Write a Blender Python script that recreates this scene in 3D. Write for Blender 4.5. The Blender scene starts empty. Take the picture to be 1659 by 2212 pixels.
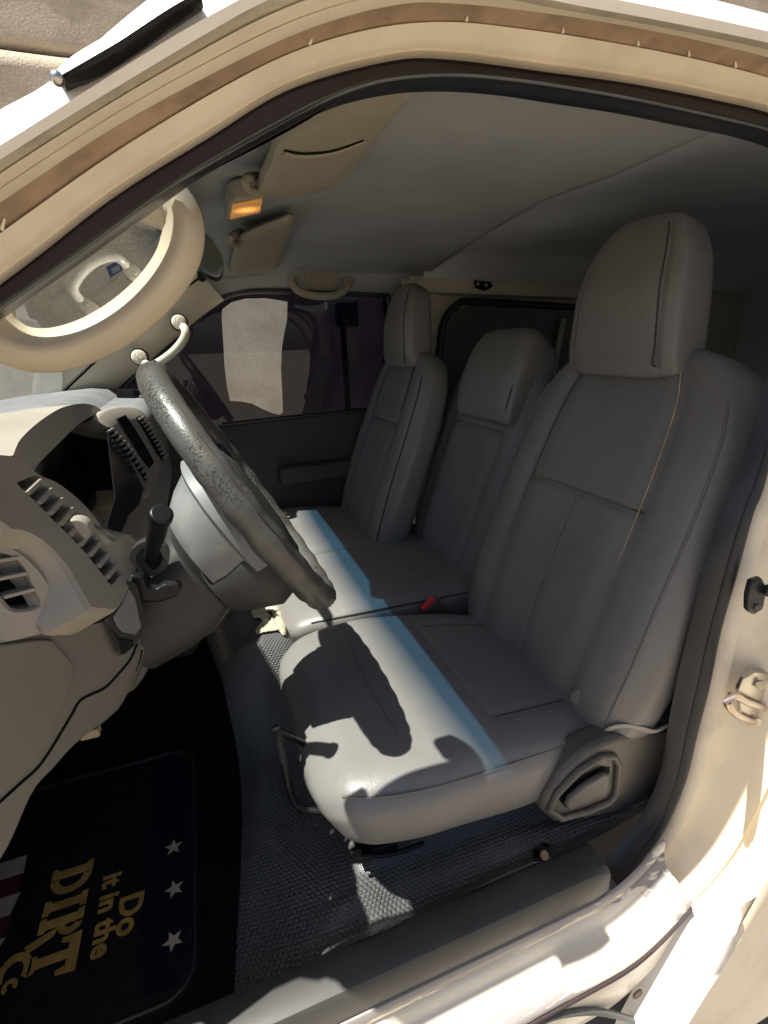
import bpy, bmesh, math, random
import numpy as np
from mathutils import Vector, Matrix
random.seed(7)
rng = np.random.default_rng(7)
scene = bpy.context.scene
COL = scene.collection
R = math.radians

# ------------------------------------------------------------------ camera
PW, PH, FP = 1659.0, 2212.0, 1080.0
CAM = np.array([0.0, -0.45, 1.0])
def _axes():
    dy = np.array([415 - PW/2, -(750 - PH/2), FP]); dy /= np.linalg.norm(dy)
    dx = np.array([3900 - PW/2, -(620 - PH/2), FP]); dx -= dx.dot(dy)*dy; dx /= np.linalg.norm(dx)
    dz = np.cross(dx, dy)
    if dz[1] < 0: dz = -dz
    return np.stack([dx, dy, dz])
MW = _axes()
cam = bpy.data.objects.new('camera', bpy.data.cameras.new('camera')); COL.objects.link(cam)
cam.data.sensor_fit = 'HORIZONTAL'; cam.data.sensor_width = 36.0
cam.data.lens = 36.0*FP/PW
cam.data.clip_start = 0.02; cam.data.clip_end = 500
mm = Matrix([[MW[i][0], MW[i][1], -MW[i][2], CAM[i]] for i in range(3)] + [[0, 0, 0, 1]])
cam.matrix_world = mm
scene.camera = cam

# ------------------------------------------------------------------ light
SUN_DIR = Vector((0.42, 0.022, -1.0)).normalized()       # direction the light travels
world = bpy.data.worlds.new('World'); scene.world = world; world.use_nodes = True
wn = world.node_tree.nodes; wl = world.node_tree.links
bg = wn['Background']; sky = wn.new('ShaderNodeTexSky'); sky.sky_type = 'NISHITA'; sky.sun_disc = False
toSun = -SUN_DIR
sky.sun_elevation = math.asin(toSun.z)
sky.sun_rotation = math.atan2(toSun.x, toSun.y)
sky.air_density = 1.0; sky.dust_density = 2.0; sky.ozone_density = 1.0
wl.new(sky.outputs[0], bg.inputs[0]); bg.inputs[1].default_value = 0.055
sun = bpy.data.objects.new('sun', bpy.data.lights.new('sun', 'SUN')); COL.objects.link(sun)
sun.data.energy = 5.0; sun.data.angle = R(0.5); sun.data.color = (1.0, 0.95, 0.87)
sun.rotation_euler = SUN_DIR.to_track_quat('-Z', 'Y').to_euler()
sun.location = (-1.5, -0.2, 5)
scene.view_settings.view_transform = 'Standard'
scene.view_settings.look = 'None'
scene.view_settings.exposure = 1.22
scene.view_settings.gamma = 1.0
scene.view_settings.use_curve_mapping = False
try:
    scene.cycles.max_bounces = 8; scene.cycles.diffuse_bounces = 5; scene.cycles.glossy_bounces = 3; scene.cycles.transparent_max_bounces = 10
except Exception: pass

# ------------------------------------------------------------------ helpers
def ray(px, py):
    return MW @ np.array([px - PW/2, -(py - PH/2), FP])
def P(px, py, x=None, y=None, z=None):
    """photograph point (1659x2212 grid) carried out to a real plane of the van"""
    d = ray(px, py)
    i, v = [(i, v) for i, v in enumerate((x, y, z)) if v is not None][0]
    return Vector(CAM + d*((v - CAM[i])/d[i]))
def PP(px, py, p0, n):
    d = ray(px, py); n = np.array(n, float); p0 = np.array(p0, float)
    return Vector(CAM + d*(((p0 - CAM).dot(n))/d.dot(n)))

def pchip(xs, ys):
    xs = np.array(xs, float); ys = np.array(ys, float)
    h = np.diff(xs); dl = np.diff(ys)/h; d = np.zeros_like(ys)
    for i in range(1, len(xs)-1):
        if dl[i-1]*dl[i] > 0:
            w1 = 2*h[i]+h[i-1]; w2 = h[i]+2*h[i-1]
            d[i] = (w1+w2)/(w1/dl[i-1]+w2/dl[i])
    d[0] = dl[0]; d[-1] = dl[-1]
    def f(t):
        t = min(max(t, xs[0]), xs[-1]); k = min(max(int(np.searchsorted(xs, t)-1), 0), len(h)-1)
        s = (t-xs[k])/h[k]
        return ((1+2*s)*(1-s)**2*ys[k] + s*(1-s)**2*h[k]*d[k] + s*s*(3-2*s)*ys[k+1] + s*s*(s-1)*h[k]*d[k+1])
    return f
def sstep(t, a, b):
    s = min(max((t-a)/(b-a), 0), 1); return s*s*(3-2*s)
def catmull(pts, n):
    """n points evenly spaced along a smooth curve through pts"""
    p = [np.array(q, float) for q in pts]; p = [2*p[0]-p[1]] + p + [2*p[-1]-p[-2]]
    out = []
    for i in range(1, len(p)-2):
        for k in range(24):
            t = k/24
            a, b, c, d = p[i-1], p[i], p[i+1], p[i+2]
            out.append(.5*((2*b)+(c-a)*t+(2*a-5*b+4*c-d)*t*t+(3*b-a-3*c+d)*t**3))
    out.append(p[-2]); out = np.array(out)
    L = np.concatenate([[0], np.cumsum(np.linalg.norm(np.diff(out, axis=0), axis=1))])
    s = np.linspace(0, L[-1], n)
    return [Vector([np.interp(v, L, out[:, j]) for j in range(3)]) for v in s]

def link(o, parent=None):
    COL.objects.link(o)
    if parent is not None: o.parent = parent
    return o
def empty(name, loc=(0, 0, 0)):
    o = bpy.data.objects.new(name, None); o.empty_display_size = .05; COL.objects.link(o); return o
def tag(o, label, cat, group=None):
    o['label'] = label; o['category'] = cat
    if group: o['group'] = group
    return o
def mesh(name, verts, faces, mat, parent=None, smooth=True, bevel=0, subsurf=0, solid=0, angle=40):
    me = bpy.data.meshes.new(name); me.from_pydata([tuple(v) for v in verts], [], faces); me.validate()
    bm = bmesh.new(); bm.from_mesh(me); bmesh.ops.recalc_face_normals(bm, faces=bm.faces); bm.to_mesh(me); bm.free()
    me.materials.append(mat)
    o = bpy.data.objects.new(name, me); link(o, parent)
    if solid:
        m = o.modifiers.new('thick', 'SOLIDIFY'); m.thickness = abs(solid); m.offset = -1 if solid > 0 else 1
    if bevel:
        m = o.modifiers.new('bevel', 'BEVEL'); m.width = bevel; m.segments = 3; m.limit_method = 'ANGLE'; m.angle_limit = R(30)
    if subsurf:
        m = o.modifiers.new('sub', 'SUBSURF'); m.levels = subsurf; m.render_levels = subsurf
    if smooth:
        for p in me.polygons: p.use_smooth = True
        if bevel or angle:
            try: me.set_sharp_from_angle(angle=R(angle))
            except Exception: pass
    return o
def loft(name, curves, mat, parent=None, closed_u=False, closed_v=False, **k):
    n = len(curves[0]); m = len(curves); vs = [v for c in curves for v in c]; fs = []
    for i in range(m if closed_v else m-1):
        for j in range(n if closed_u else n-1):
            a = i*n+j; b = i*n+(j+1) % n; c = ((i+1) % m)*n+(j+1) % n; d = ((i+1) % m)*n+j
            fs.append((a, b, c, d))
    return mesh(name, vs, fs, mat, parent, **k)
def tube(name, pts, r, mat, parent=None, n=10, closed=False, smooth_n=0, flat=1.0, up=None, **k):
    pts = [Vector(p) for p in pts]
    if smooth_n: pts = catmull(pts, smooth_n)
    N = len(pts); rings = []; ref = Vector(up) if up is not None else None
    for i, p in enumerate(pts):
        a = pts[(i-1) % N] if (closed or i > 0) else pts[0]; b = pts[(i+1) % N] if (closed or i < N-1) else pts[-1]
        t = (b-a).normalized()
        if ref is None: ref = Vector((0, 0, 1)) if abs(t.z) < .9 else Vector((0, 1, 0))
        s = t.cross(ref).normalized(); u = s.cross(t)
        if up is None: ref = u
        rr = r(i/(N-1)) if callable(r) else r
        rings.append([p + s*rr*math.cos(2*math.pi*j/n) + u*rr*flat*math.sin(2*math.pi*j/n) for j in range(n)])
    vs = [v for g in rings for v in g]; fs = []
    for i in range(N if closed else N-1):
        for j in range(n):
            a = i*n+j; b = i*n+(j+1) % n; i2 = (i+1) % N
            fs.append((a, b, i2*n+(j+1) % n, i2*n+j))
    if not closed:
        fs.append(tuple(range(n))[::-1]); fs.append(tuple((N-1)*n+j for j in range(n)))
    return mesh(name, vs, fs, mat, parent, **k)
def box(name, c, ax, ay, az, mat, parent=None, bevel=.002, **k):
    """box centred at c with half-extent vectors ax, ay, az"""
    c, ax, ay, az = Vector(c), Vector(ax), Vector(ay), Vector(az)
    vs = [c+ax*i+ay*j+az*l for i in (-1, 1) for j in (-1, 1) for l in (-1, 1)]
    fs = [(0, 1, 3, 2), (4, 6, 7, 5), (0, 4, 5, 1), (2, 3, 7, 6), (0, 2, 6, 4), (1, 5, 7, 3)]
    return mesh(name, vs, fs, mat, parent, bevel=bevel, **k)
def prism(name, pts, off, mat, parent=None, bevel=.0015, **k):
    """polygon pts pushed by vector off into a solid"""
    pts = [Vector(p) for p in pts]; off = Vector(off); n = len(pts)
    vs = pts + [p+off for p in pts]
    fs = [tuple(range(n)), tuple(range(2*n-1, n-1, -1))] + [(i, (i+1) % n, n+(i+1) % n, n+i) for i in range(n)]
    return mesh(name, vs, fs, mat, parent, bevel=bevel, **k)
def disc(name, c, axis, r, h, mat, parent=None, n=24, bevel=.001, **k):
    c = Vector(c); ax = Vector(axis).normalized(); s = ax.orthogonal().normalized(); u = ax.cross(s)
    return prism(name, [c+s*r*math.cos(2*math.pi*j/n)+u*r*math.sin(2*math.pi*j/n) for j in range(n)], ax*h, mat, parent, bevel=bevel, **k)

# ------------------------------------------------------------------ materials
def material(name, color, rough=.5, var=.12, vscale=8, bump=0.0, bscale=200, bdist=.002, spec=.5, metal=0.0,
             dirt=None, dirt_scale=3, dirt_lo=.5, dirt_hi=.75, dirt_amt=.6, dirt_stretch=None, coat=0, kind='noise', detail=6, sheen=0):
    m = bpy.data.materials.new(name); m.use_nodes = True; nt = m.node_tree; N = nt.nodes; L = nt.links
    b = N['Principled BSDF']; b.inputs['Roughness'].default_value = rough; b.inputs['Metallic'].default_value = metal
    b.inputs['Specular IOR Level'].default_value = spec
    if coat: b.inputs['Coat Weight'].default_value = coat; b.inputs['Coat Roughness'].default_value = .08
    if sheen: b.inputs['Sheen Weight'].default_value = sheen
    tc = N.new('ShaderNodeTexCoord')
    nz = N.new('ShaderNodeTexNoise'); nz.inputs['Scale'].default_value = vscale; nz.inputs['Detail'].default_value = detail
    L.new(tc.outputs['Object'], nz.inputs['Vector'])
    rp = N.new('ShaderNodeValToRGB'); c = Vector(color)
    rp.color_ramp.elements[0].position = .3; rp.color_ramp.elements[1].position = .7
    rp.color_ramp.elements[0].color = (*(c*(1-var)), 1); rp.color_ramp.elements[1].color = (*[min(1, v*(1+var)) for v in c], 1)
    L.new(nz.outputs['Fac'], rp.inputs['Fac']); out = rp.outputs['Color']
    if dirt is not None:
        n2 = N.new('ShaderNodeTexNoise'); n2.inputs['Scale'].default_value = dirt_scale; n2.inputs['Detail'].default_value = 10; n2.inputs['Roughness'].default_value = .65
        if dirt_stretch:
            mpp = N.new('ShaderNodeMapping'); mpp.inputs['Scale'].default_value = dirt_stretch
            L.new(tc.outputs['Object'], mpp.inputs['Vector']); L.new(mpp.outputs[0], n2.inputs['Vector'])
        else: L.new(tc.outputs['Object'], n2.inputs['Vector'])
        r2 = N.new('ShaderNodeValToRGB'); r2.color_ramp.elements[0].position = dirt_lo; r2.color_ramp.elements[1].position = dirt_hi
        L.new(n2.outputs['Fac'], r2.inputs['Fac'])
        mu = N.new('ShaderNodeMath'); mu.operation = 'MULTIPLY'; mu.inputs[1].default_value = dirt_amt; L.new(r2.outputs['Color'], mu.inputs[0])
        mx = N.new('ShaderNodeMix'); mx.data_type = 'RGBA'; mx.inputs[7].default_value = (*dirt, 1)
        L.new(mu.outputs[0], mx.inputs[0]); L.new(out, mx.inputs[6]); out = mx.outputs[2]
    L.new(out, b.inputs['Base Color'])
    rr = N.new('ShaderNodeMapRange'); rr.inputs[3].default_value = max(.02, rough-.08); rr.inputs[4].default_value = min(1, rough+.1)
    L.new(nz.outputs['Fac'], rr.inputs[0]); L.new(rr.outputs[0], b.inputs['Roughness'])
    if bump:
        if kind == 'voronoi':
            t = N.new('ShaderNodeTexVoronoi'); t.inputs['Scale'].default_value = bscale; src = t.outputs['Distance']
        else:
            t = N.new('ShaderNodeTexNoise'); t.inputs['Scale'].default_value = bscale; t.inputs['Detail'].default_value = 4; src = t.outputs['Fac']
        L.new(tc.outputs['Object'], t.inputs['Vector'])
        bp = N.new('ShaderNodeBump'); bp.inputs['Strength'].default_value = bump; bp.inputs['Distance'].default_value = bdist
        L.new(src, bp.inputs['Height']); L.new(bp.outputs[0], b.inputs['Normal'])
    return m

M = {}
M['paint'] = material('cream_paint', (.86, .775, .615), .38, .05, 5, spec=.5, dirt=(.33, .24, .15), dirt_scale=7, dirt_lo=.50, dirt_hi=.80, dirt_amt=.42, coat=.2)
M['paint_worn'] = material('scuffed_cream_paint', (.74, .67, .55), .5, .08, 9, dirt=(.22, .20, .20), dirt_scale=7, dirt_lo=.555, dirt_hi=.575, dirt_amt=.85, dirt_stretch=(.5, 5, 5))
M['sealant'] = material('dirty_seam_sealant', (.40, .285, .19), .75, .2, 30, dirt=(.14, .10, .07), dirt_scale=22, dirt_lo=.5, dirt_hi=.72, dirt_amt=.55, bump=.3, bscale=90)
M['sealpaint'] = material('greyed_gutter_paint', (.52, .47, .37), .55, .12, 18, dirt=(.2, .18, .15), dirt_scale=20, dirt_lo=.55, dirt_hi=.7, dirt_amt=.6)
M['plum'] = material('dark_brown_flange_paint', (.050, .034, .034), .55, .12, 10)
M['rubber'] = material('black_rubber', (.022, .024, .03), .36, .2, 20, bump=.15, bscale=500, bdist=.001)
M['seal_dust'] = material('dusty_seal_lip', (.27, .26, .22), .7, .15, 40, dirt=(.1, .1, .09), dirt_scale=30, dirt_lo=.5, dirt_hi=.7, dirt_amt=.5)
M['rubber_grey'] = material('grey_rubber_worn_or_glint', (.085, .09, .085), .5, .2, 30, bump=.3, bscale=300)  # also colours the highlight line on the top door seal
M['sill_plastic'] = material('charcoal_sill_plastic', (.050, .050, .047), .42, .15, 12, bump=.25, bscale=700, bdist=.0006, dirt=(.14, .13, .11), dirt_scale=9, dirt_lo=.55, dirt_hi=.8, dirt_amt=.4)
M['headliner'] = material('grey_headliner_fabric', (.295, .305, .31), .95, .10, 4, bump=.15, bscale=400, spec=.1, dirt=(.16, .14, .11), dirt_scale=2.5, dirt_lo=.5, dirt_hi=.8, dirt_amt=.35)
M['cargo'] = material('dark_cargo_lining', (.55, .57, .60), .9, .12, 5, spec=.1)
M['visor'] = material('beige_visor_vinyl', (.28, .25, .195), .75, .1, 7, bump=.15, bscale=500, dirt=(.2, .17, .11), dirt_scale=7, dirt_lo=.5, dirt_hi=.8, dirt_amt=.3, spec=.2)
M['trim'] = material('ivory_trim_plastic', (.60, .53, .40), .5, .06, 6, bump=.12, bscale=900, bdist=.0005, dirt=(.34, .26, .16), dirt_scale=6, dirt_lo=.5, dirt_hi=.8, dirt_amt=.35)
M['grip'] = material('yellowed_grip_plastic', (.53, .45, .33), .5, .1, 9, bump=.12, bscale=900, bdist=.0005, dirt=(.26, .18, .10), dirt_scale=9, dirt_lo=.48, dirt_hi=.8, dirt_amt=.45)
M['trim_shiny'] = material('ivory_handle_plastic', (.60, .55, .44), .3, .06, 9, dirt=(.36, .3, .2), dirt_scale=14, dirt_lo=.55, dirt_hi=.8, dirt_amt=.4)
M['dash'] = material('grey_beige_dash_plastic', (.30, .265, .22), .55, .08, 9, bump=.25, bscale=800, bdist=.0005, dirt=(.2, .18, .15), dirt_scale=8, dirt_lo=.5, dirt_hi=.8, dirt_amt=.3)
M['dash_top'] = material('slate_dash_top', (.16, .165, .17), .7, .12, 10, bump=.3, bscale=700, bdist=.0006, dirt=(.4, .38, .34), dirt_scale=9, dirt_lo=.5, dirt_hi=.85, dirt_amt=.3)
M['dash_low'] = material('taupe_lower_dash_plastic', (.145, .135, .115), .5, .08, 7, bump=.25, bscale=900, bdist=.0005, dirt=(.12, .11, .09), dirt_scale=5, dirt_lo=.5, dirt_hi=.8, dirt_amt=.4)
M['column'] = material('grey_column_plastic', (.040, .040, .038), .45, .1, 10, bump=.2, bscale=900, bdist=.0005, dirt=(.085, .083, .078), dirt_scale=9, dirt_lo=.55, dirt_hi=.8, dirt_amt=.35, spec=.3)
M['hub_cover'] = material('dusty_grey_hub_plastic', (.19, .2, .205), .5, .1, 9, bump=.2, bscale=700, bdist=.0005, dirt=(.4, .39, .36), dirt_scale=9, dirt_lo=.5, dirt_hi=.75, dirt_amt=.4)
M['black'] = material('black_plastic', (.010, .010, .011), .35, .2, 20, spec=.22)
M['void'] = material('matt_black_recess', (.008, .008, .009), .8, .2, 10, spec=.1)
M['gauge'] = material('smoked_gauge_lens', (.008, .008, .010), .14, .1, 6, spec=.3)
M['chrome'] = material('worn_steel', (.55, .52, .48), .3, .2, 30, metal=1.0, dirt=(.25, .16, .1), dirt_scale=30, dirt_lo=.5, dirt_hi=.75, dirt_amt=.5)
M['copper'] = material('worn_copper_steel', (.42, .33, .27), .3, .2, 30, metal=.9)
M['white_clip'] = material('white_plastic', (.75, .73, .68), .4, .05, 9)
M['white_paint'] = material('white_body_paint', (.80, .78, .74), .3, .03, 5, coat=.3)
M['red'] = material('red_buckle_button', (.55, .02, .035), .35, .1, 12)
M['buckle'] = material('brown_buckle_shell', (.085, .065, .055), .45, .15, 14)
M['thread'] = material('tan_seam_thread', (.50, .36, .20), .8, .3, 60)
M['seam'] = material('dark_seam_thread', (.045, .040, .038), .85, .2, 60)
M['seat_light'] = material('pale_seam_piping', (.20, .185, .17), .6, .15, 40)
M['cloth'] = material('frayed_canvas', (.52, .47, .35), .95, .15, 40, bump=.6, bscale=220, bdist=.003, spec=.1)
M['cord'] = material('pale_strap_webbing', (.38, .35, .31), .8, .1, 30, bump=.3, bscale=300)
M['ground'] = material('sandy_concrete_ground', (.29, .245, .19), .9, .14, 3.0, bump=.4, bscale=30, bdist=.01, dirt=(.20, .16, .12), dirt_scale=2.2, dirt_lo=.45, dirt_hi=.75, dirt_amt=.6, spec=.2)
M['wall'] = material('rough_concrete_render', (.50, .43, .335), .95, .10, 60, bump=.4, bscale=70, bdist=.012, dirt=(.24, .20, .15), dirt_scale=2.6, dirt_lo=.42, dirt_hi=.75, dirt_amt=.65, spec=.1, detail=10)
M['sign'] = material('dark_green_sign', (.02, .05, .04), .5, .1, 6)
M['amber'] = None
M['mat'] = material('black_mat_carpet', (.020, .019, .019), .95, .3, 40, bump=.5, bscale=400, spec=.05)
M['print_orange'] = material('faded_orange_print', (.66, .36, .09), .9, .25, 30, dirt=(.16, .09, .03), dirt_scale=18, dirt_lo=.4, dirt_hi=.75, dirt_amt=.5, spec=.1)
M['print_star'] = material('cream_star_print', (.58, .45, .30), .9, .15, 40, spec=.1)
M['print_red'] = material('dark_red_print', (.13, .022, .028), .9, .2, 30, spec=.1)
M['print_blue'] = material('navy_print', (.008, .011, .020), .9, .2, 30, spec=.1)

def chip_edge(m):
    # paint rubbed away along the upper edge of the ledge, where shoes catch it
    nt = m.node_tree; N = nt.nodes; L = nt.links
    tc = N['Texture Coordinate']; sp = N.new('ShaderNodeSeparateXYZ'); L.new(tc.outputs['Object'], sp.inputs[0])
    mr = N.new('ShaderNodeMapRange'); mr.inputs[1].default_value = .128; mr.inputs[2].default_value = .149; mr.inputs[3].default_value = 0; mr.inputs[4].default_value = .11
    L.new(sp.outputs['Z'], mr.inputs[0])
    rp = [n for n in N if n.type == 'VALTORGB'][-1]; src = rp.inputs['Fac'].links[0].from_socket
    ad = N.new('ShaderNodeMath'); ad.operation = 'ADD'; L.new(src, ad.inputs[0]); L.new(mr.outputs[0], ad.inputs[1]); L.new(ad.outputs[0], rp.inputs['Fac'])
chip_edge(M['paint_worn'])
def vinyl(name, color, sheen_c=.4):
    """leatherette: fine grain, broad creases, dusty variation"""
    m = material(name, color, sheen_c, .07, 5, dirt=tuple(v*1.25 for v in color), dirt_scale=7, dirt_lo=.5, dirt_hi=.85, dirt_amt=.3)
    nt = m.node_tree; N = nt.nodes; L = nt.links; b = N['Principled BSDF']
    tc = N['Texture Coordinate']
    v = N.new('ShaderNodeTexVoronoi'); v.inputs['Scale'].default_value = 420; L.new(tc.outputs['Object'], v.inputs['Vector'])
    n = N.new('ShaderNodeTexNoise'); n.inputs['Scale'].default_value = 8; n.inputs['Detail'].default_value = 4; n.inputs['Distortion'].default_value = .6
    L.new(tc.outputs['Object'], n.inputs['Vector'])
    b1 = N.new('ShaderNodeBump'); b1.inputs['Strength'].default_value = .22; b1.inputs['Distance'].default_value = .0008; L.new(v.outputs['Distance'], b1.inputs['Height'])
    b2 = N.new('ShaderNodeBump'); b2.inputs['Strength'].default_value = .5; b2.inputs['Distance'].default_value = .008; L.new(n.outputs['Fac'], b2.inputs['Height'])
    L.new(b1.outputs[0], b2.inputs['Normal']); L.new(b2.outputs[0], b.inputs['Normal'])
    return m
M['vinyl'] = vinyl('grey_seat_vinyl', (.186, .176, .168), .40)
M['vinyl_side'] = vinyl('brown_grey_seat_vinyl', (.168, .150, .138), .43)

def leather_worn():
    m = material('peeling_wheel_leather', (.075, .073, .068), .36, .15, 20)
    nt = m.node_tree; N = nt.nodes; L = nt.links; b = N['Principled BSDF']; tc = N['Texture Coordinate']
    n = N.new('ShaderNodeTexNoise'); n.inputs['Scale'].default_value = 300; n.inputs['Detail'].default_value = 8; n.inputs['Roughness'].default_value = .7
    n2 = N.new('ShaderNodeTexNoise'); n2.inputs['Scale'].default_value = 9
    L.new(tc.outputs['Object'], n.inputs['Vector']); L.new(tc.outputs['Object'], n2.inputs['Vector'])
    mu = N.new('ShaderNodeMath'); mu.operation = 'MULTIPLY'; L.new(n.outputs['Fac'], mu.inputs[0]); L.new(n2.outputs['Fac'], mu.inputs[1])
    r = N.new('ShaderNodeValToRGB'); r.color_ramp.elements[0].position = .295; r.color_ramp.elements[1].position = .315
    L.new(mu.outputs[0], r.inputs['Fac'])
    mx = N.new('ShaderNodeMix'); mx.data_type = 'RGBA'; mx.inputs[7].default_value = (.045, .041, .034, 1)
    src = b.inputs['Base Color'].links[0].from_socket
    L.new(r.outputs['Color'], mx.inputs[0]); L.new(src, mx.inputs[6]); L.new(mx.outputs[2], b.inputs['Base Color'])
    bp = N.new('ShaderNodeBump'); bp.inputs['Strength'].default_value = .8; bp.inputs['Distance'].default_value = .002; bp.invert = True
    L.new(r.outputs['Color'], bp.inputs['Height'])
    v = N.new('ShaderNodeTexVoronoi'); v.inputs['Scale'].default_value = 500; L.new(tc.outputs['Object'], v.inputs['Vector'])
    b1 = N.new('ShaderNodeBump'); b1.inputs['Strength'].default_value = .3; b1.inputs['Distance'].default_value = .0006; L.new(v.outputs['Distance'], b1.inputs['Height'])
    L.new(b1.outputs[0], bp.inputs['Normal']); L.new(bp.outputs[0], b.inputs['Normal'])
    return m
M['leather'] = leather_worn()

def dimple_rubber():
    """floor covering: rows of small raised pips in a hexagonal lattice"""
    m = material('pip_floor_rubber', (.095, .096, .097), .34, .2, 9, dirt=(.20, .19, .17), dirt_scale=6, dirt_lo=.45, dirt_hi=.8, dirt_amt=.5)
    nt = m.node_tree; N = nt.nodes; L = nt.links; b = N['Principled BSDF']
    uv = N.new('ShaderNodeUVMap')
    def lattice(off):
        mp = N.new('ShaderNodeVectorMath'); mp.operation = 'ADD'; mp.inputs[1].default_value = off; L.new(uv.outputs[0], mp.inputs[0])
        fr = N.new('ShaderNodeVectorMath'); fr.operation = 'FRACTION'; L.new(mp.outputs[0], fr.inputs[0])
        sb = N.new('ShaderNodeVectorMath'); sb.operation = 'SUBTRACT'; sb.inputs[1].default_value = (.5, .5, 0); L.new(fr.outputs[0], sb.inputs[0])
        sc = N.new('ShaderNodeVectorMath'); sc.operation = 'MULTIPLY'; sc.inputs[1].default_value = (1, 1.73, 0); L.new(sb.outputs[0], sc.inputs[0])
        ln = N.new('ShaderNodeVectorMath'); ln.operation = 'LENGTH'; L.new(sc.outputs[0], ln.inputs[0]); return ln.outputs['Value']
    mn = N.new('ShaderNodeMath'); mn.operation = 'MINIMUM'; L.new(lattice((0, 0, 0)), mn.inputs[0]); L.new(lattice((.5, .5, 0)), mn.inputs[1])
    mr = N.new('ShaderNodeMapRange'); mr.interpolation_type = 'SMOOTHSTEP'; mr.inputs[1].default_value = .2; mr.inputs[2].default_value = .46; mr.inputs[3].default_value = 1; mr.inputs[4].default_value = 0
    L.new(mn.outputs[0], mr.inputs[0])
    bp = N.new('ShaderNodeBump'); bp.inputs['Strength'].default_value = 1.0; bp.inputs['Distance'].default_value = .0020; L.new(mr.outputs[0], bp.inputs['Height'])
    L.new(bp.outputs[0], b.inputs['Normal'])
    return m
M['pips'] = dimple_rubber()

def glass(name, tint, refl=.04, band=None):
    m = bpy.data.materials.new(name); m.use_nodes = True; nt = m.node_tree; N = nt.nodes; L = nt.links; N.clear()
    o = N.new('ShaderNodeOutputMaterial'); t = N.new('ShaderNodeBsdfTransparent'); g = N.new('ShaderNodeBsdfGlossy'); g.inputs['Roughness'].default_value = .01
    t.inputs[0].default_value = (*tint, 1)
    lw = N.new('ShaderNodeLayerWeight'); lw.inputs[0].default_value = .5
    pw = N.new('ShaderNodeMath'); pw.operation = 'POWER'; pw.inputs[1].default_value = 5; L.new(lw.outputs['Facing'], pw.inputs[0])
    fr = N.new('ShaderNodeMath'); fr.operation = 'MULTIPLY_ADD'; fr.inputs[1].default_value = .75; fr.inputs[2].default_value = .035; L.new(pw.outputs[0], fr.inputs[0])
    mx = N.new('ShaderNodeMixShader'); L.new(fr.outputs[0], mx.inputs[0]); L.new(t.outputs[0], mx.inputs[1]); L.new(g.outputs[0], mx.inputs[2])
    if band:   # graded sun strip along the top of the glass (height in metres)
        tc = N.new('ShaderNodeTexCoord'); sp = N.new('ShaderNodeSeparateXYZ'); L.new(tc.outputs['Object'], sp.inputs[0])
        r = N.new('ShaderNodeMapRange'); r.inputs[1].default_value = band[0]; r.inputs[2].default_value = band[1]; L.new(sp.outputs['Z'], r.inputs[0])
        c = N.new('ShaderNodeMix'); c.data_type = 'RGBA'; c.inputs[6].default_value = (*tint, 1); c.inputs[7].default_value = (*band[2], 1)
        L.new(r.outputs[0], c.inputs[0]); L.new(c.outputs[2], t.inputs[0])
    L.new(mx.outputs[0], o.inputs[0]); return m
M['windscreen'] = glass('windscreen_glass', (.80, .84, .82), band=(1.150, 1.192, (.035, .125, .22)))
M['sideglass'] = glass('side_glass', (.74, .80, .84))
M['film'] = glass('purple_tint_film', (.035, .030, .055))
def amber():
    m = bpy.data.materials.new('lit_amber_lens'); m.use_nodes = True; b = m.node_tree.nodes['Principled BSDF']
    b.inputs['Base Color'].default_value = (.55, .22, .04, 1); b.inputs['Emission Color'].default_value = (1, .42, .08, 1); b.inputs['Emission Strength'].default_value = .3
    b.inputs['Roughness'].default_value = .25
    nt = m.node_tree; N = nt.nodes; L = nt.links
    tc = N.new('ShaderNodeTexCoord'); w = N.new('ShaderNodeTexWave'); w.inputs['Scale'].default_value = 60; L.new(tc.outputs['Object'], w.inputs[0])
    bp = N.new('ShaderNodeBump'); bp.inputs['Strength'].default_value = .6; bp.inputs['Distance'].default_value = .001; L.new(w.outputs['Fac'], bp.inputs['Height']); L.new(bp.outputs[0], b.inputs['Normal'])
    # glow of the bulb behind the lens
    gm = N.new('ShaderNodeVectorMath'); gm.operation = 'DISTANCE'; L.new(tc.outputs['Object'], gm.inputs[0]); gm.inputs[1].default_value = tuple(PP(533, 454, (.08, .3, 1.202), (-.12, 0, 1)))
    gr = N.new('ShaderNodeMapRange'); gr.interpolation_type = 'SMOOTHSTEP'; gr.inputs[1].default_value = .0; gr.inputs[2].default_value = .030; gr.inputs[3].default_value = .62; gr.inputs[4].default_value = .10
    L.new(gm.outputs['Value'], gr.inputs[0]); L.new(gr.outputs[0], b.inputs['Emission Strength'])
    return m
M['amber'] = amber()
M['mirror'] = material('dark_mirror_glass', (.07, .08, .07), .12, .1, 5, spec=.8)
M['sticker'] = material('blue_white_sticker', (.55, .65, .75), .5, .1, 40)
M['sticker_blue'] = material('blue_sticker_ink', (.03, .12, .38), .5, .1, 40)


# ================================================================== surroundings
def sheet(name, x0, x1, y0, y1, z, nx, ny, mat, amp=0):
    vs = []; fs = []
    for j in range(ny+1):
        for i in range(nx+1):
            vs.append((x0+(x1-x0)*i/nx, y0+(y1-y0)*j/ny, z + amp*random.uniform(-1, 1)))
    for j in range(ny):
        for i in range(nx):
            a = j*(nx+1)+i; fs.append((a, a+1, a+nx+2, a+nx+1))
    return mesh(name, vs, fs, mat)
g = sheet('ground', -120, 120, -120, 120, -0.52, 30, 30, M['ground']); g['kind'] = 'structure'
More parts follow.
